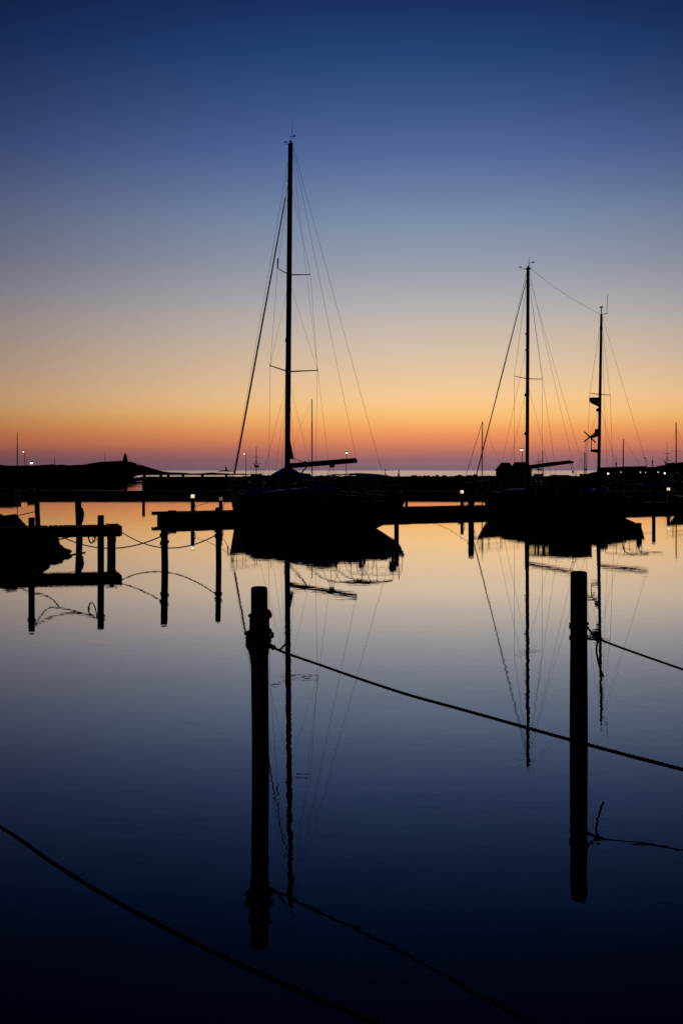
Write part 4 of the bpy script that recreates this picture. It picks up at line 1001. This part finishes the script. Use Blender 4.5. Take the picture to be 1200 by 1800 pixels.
def pole(px, ytop, d, zb, r, label, name='pole', cat='pole', extras=()):
    h = zat(ytop, d) - zb
    t = thing(name, label, cat, (xat(px, d), d, zb))
    MB().tube([(0, 0, -.6), (0, 0, h * .6), (0, 0, h)], [r, r * .85, r * .5], 8).build('shaft', 'pile_wood', t)
    MB().lathe([(r * 1.7, -.3), (r * 1.7, .1), (r * 1.05, .25)], n=8).build('footing', 'concrete', t)
    for e in extras:
        z, wv, hv = e; MB().box(-wv, wv, -.06, .06, h * z, h * z + hv).build('crosspiece', 'pile_wood', t, False)
    return t
pole(31, 760, 500, 3.3, .26, 'tallest bare pole on the left of the headland')
pole(47, 801, 480, 3.2, .08, 'thin pole right beside the tall lamp post', extras=((.05, .30, 1.4),))
pole(96.5, 802.5, 560, 3.8, .13, 'short pole among the bushes on the headland')
pole(185, 795, 640, 7.0, .15, 'slender pole on the hill left of the stone beacon')
pole(677, 823.5, 186, 1.9, .06, 'little marker post on the breakwater where the yacht backstay ends', extras=((.6, .10, .2),))
pole(700.5, 825.5, 186, 1.8, .09, 'stubby marker post on the breakwater right of the backstay')
pole(1082, 803, 200, 2.2, .06, 'pole with a furled flag on the right bank', extras=((.42, .13, .5), (.25, .09, .3)))
pole(1146, 802, 205, 2.6, .06, 'pole with signal blocks on the right bank', extras=((.3, .22, .12), (.45, .10, .55)))
# twin lattice legs of a small crane between the ketch masts
d = 180; t = thing('lattice_mast', 'pair of upright lattice posts between the two ketch masts', 'mast', (xat(1027.7, d), d, 1.5))
h = zat(795, d) - 1.5
for x in (-.12, .12): MB().tube([(x, 0, -.5), (x, 0, h)], 0.055, 6).build('post', 'galvanised', t)
for i in range(9): MB().tube([(-.12, 0, .3 + i * h / 10), (.12, 0, .3 + (i + 1) * h / 10)], 0.022, 5).build('brace', 'galvanised', t)
MB().ball((.14, 0, 1.15), .18, 8).build('winch_drum', 'rubber', t)

# stone beacon on the hill
d = 650; t = thing('stone_beacon', 'dark cone-shaped beacon tower on top of the headland hill', 'beacon', (xat(220.3, d), d, zat(811.5, d) - .4))
MB().lathe([(1.75, -.6), (1.5, 1.2), (1.05, 3.0), (.8, 3.9)], n=10).build('cone', 'beacon_stone', t, False)
MB().lathe([(.95, 3.9), (.95, 4.1), (.55, 4.2), (.5, 4.75)], n=10).build('cap', 'beacon_stone', t, False)
MB().ball((0, 0, 4.95), .45, 8).build('top_mark', 'galvanised', t)
MB().box(-.4, .4, -1.75, -1.35, -.3, 1.5).build('door', 'pile_wood', t, False)

# small lamps low along the quay and the right bank
def quay_lamp(px, y, d, size, label, lit='lamp_white', zb=QZ - .3):
    z = zat(y, d); t = thing('quay_lamp', label, 'lamp', (xat(px, d), d, zb), 0, 'small lamps along the far shore')
    MB().tube([(0, 0, -.2), (0, 0, z - zb)], 0.04, 6).build('post', 'galvanised', t)
    MB().ball((0, -.06, z - zb), size, 10).build('lamp', lit, t)
    MB().lathe([(size * 1.3, 0), (size * .9, size * .5), (.02, size * .7)], (0, 0, z - zb + size * .85), 10).build('hood', 'galvanised', t)
quay_lamp(1068, 832.5, 172, .14, 'round white quay lamp just right of the mizzen mast')
quay_lamp(1167, 832, 172, .15, 'round white quay lamp below the boats at the right')
quay_lamp(1090.5, 829.8, 173, .085, 'small quay lamp under the slanting-stay mast', 'lamp_warm')
quay_lamp(1124.5, 830, 173, .10, 'faint quay lamp, left one of a close pair on the right', 'lamp_warm')
quay_lamp(1133.5, 830.3, 173, .07, 'faint quay lamp, right one of a close pair on the right', 'lamp_warm')
quay_lamp(1155.5, 830, 173, .10, 'faint quay lamp beside the large lamp at the right', 'lamp_warm')
quay_lamp(1189, 830.3, 173, .06, 'faintest quay lamp beneath the tallest right mast', 'lamp_dim')
quay_lamp(419.5, 835.5, 172, .07, 'small quay lamp above the yacht bow', 'lamp_warm')
quay_lamp(439, 835, 172, .08, 'small quay lamp beside the fishing boat', 'lamp_warm')
quay_lamp(723.5, 832.3, 184, .08, 'small lamp among the breakwater stones', 'lamp_warm', 1.0)
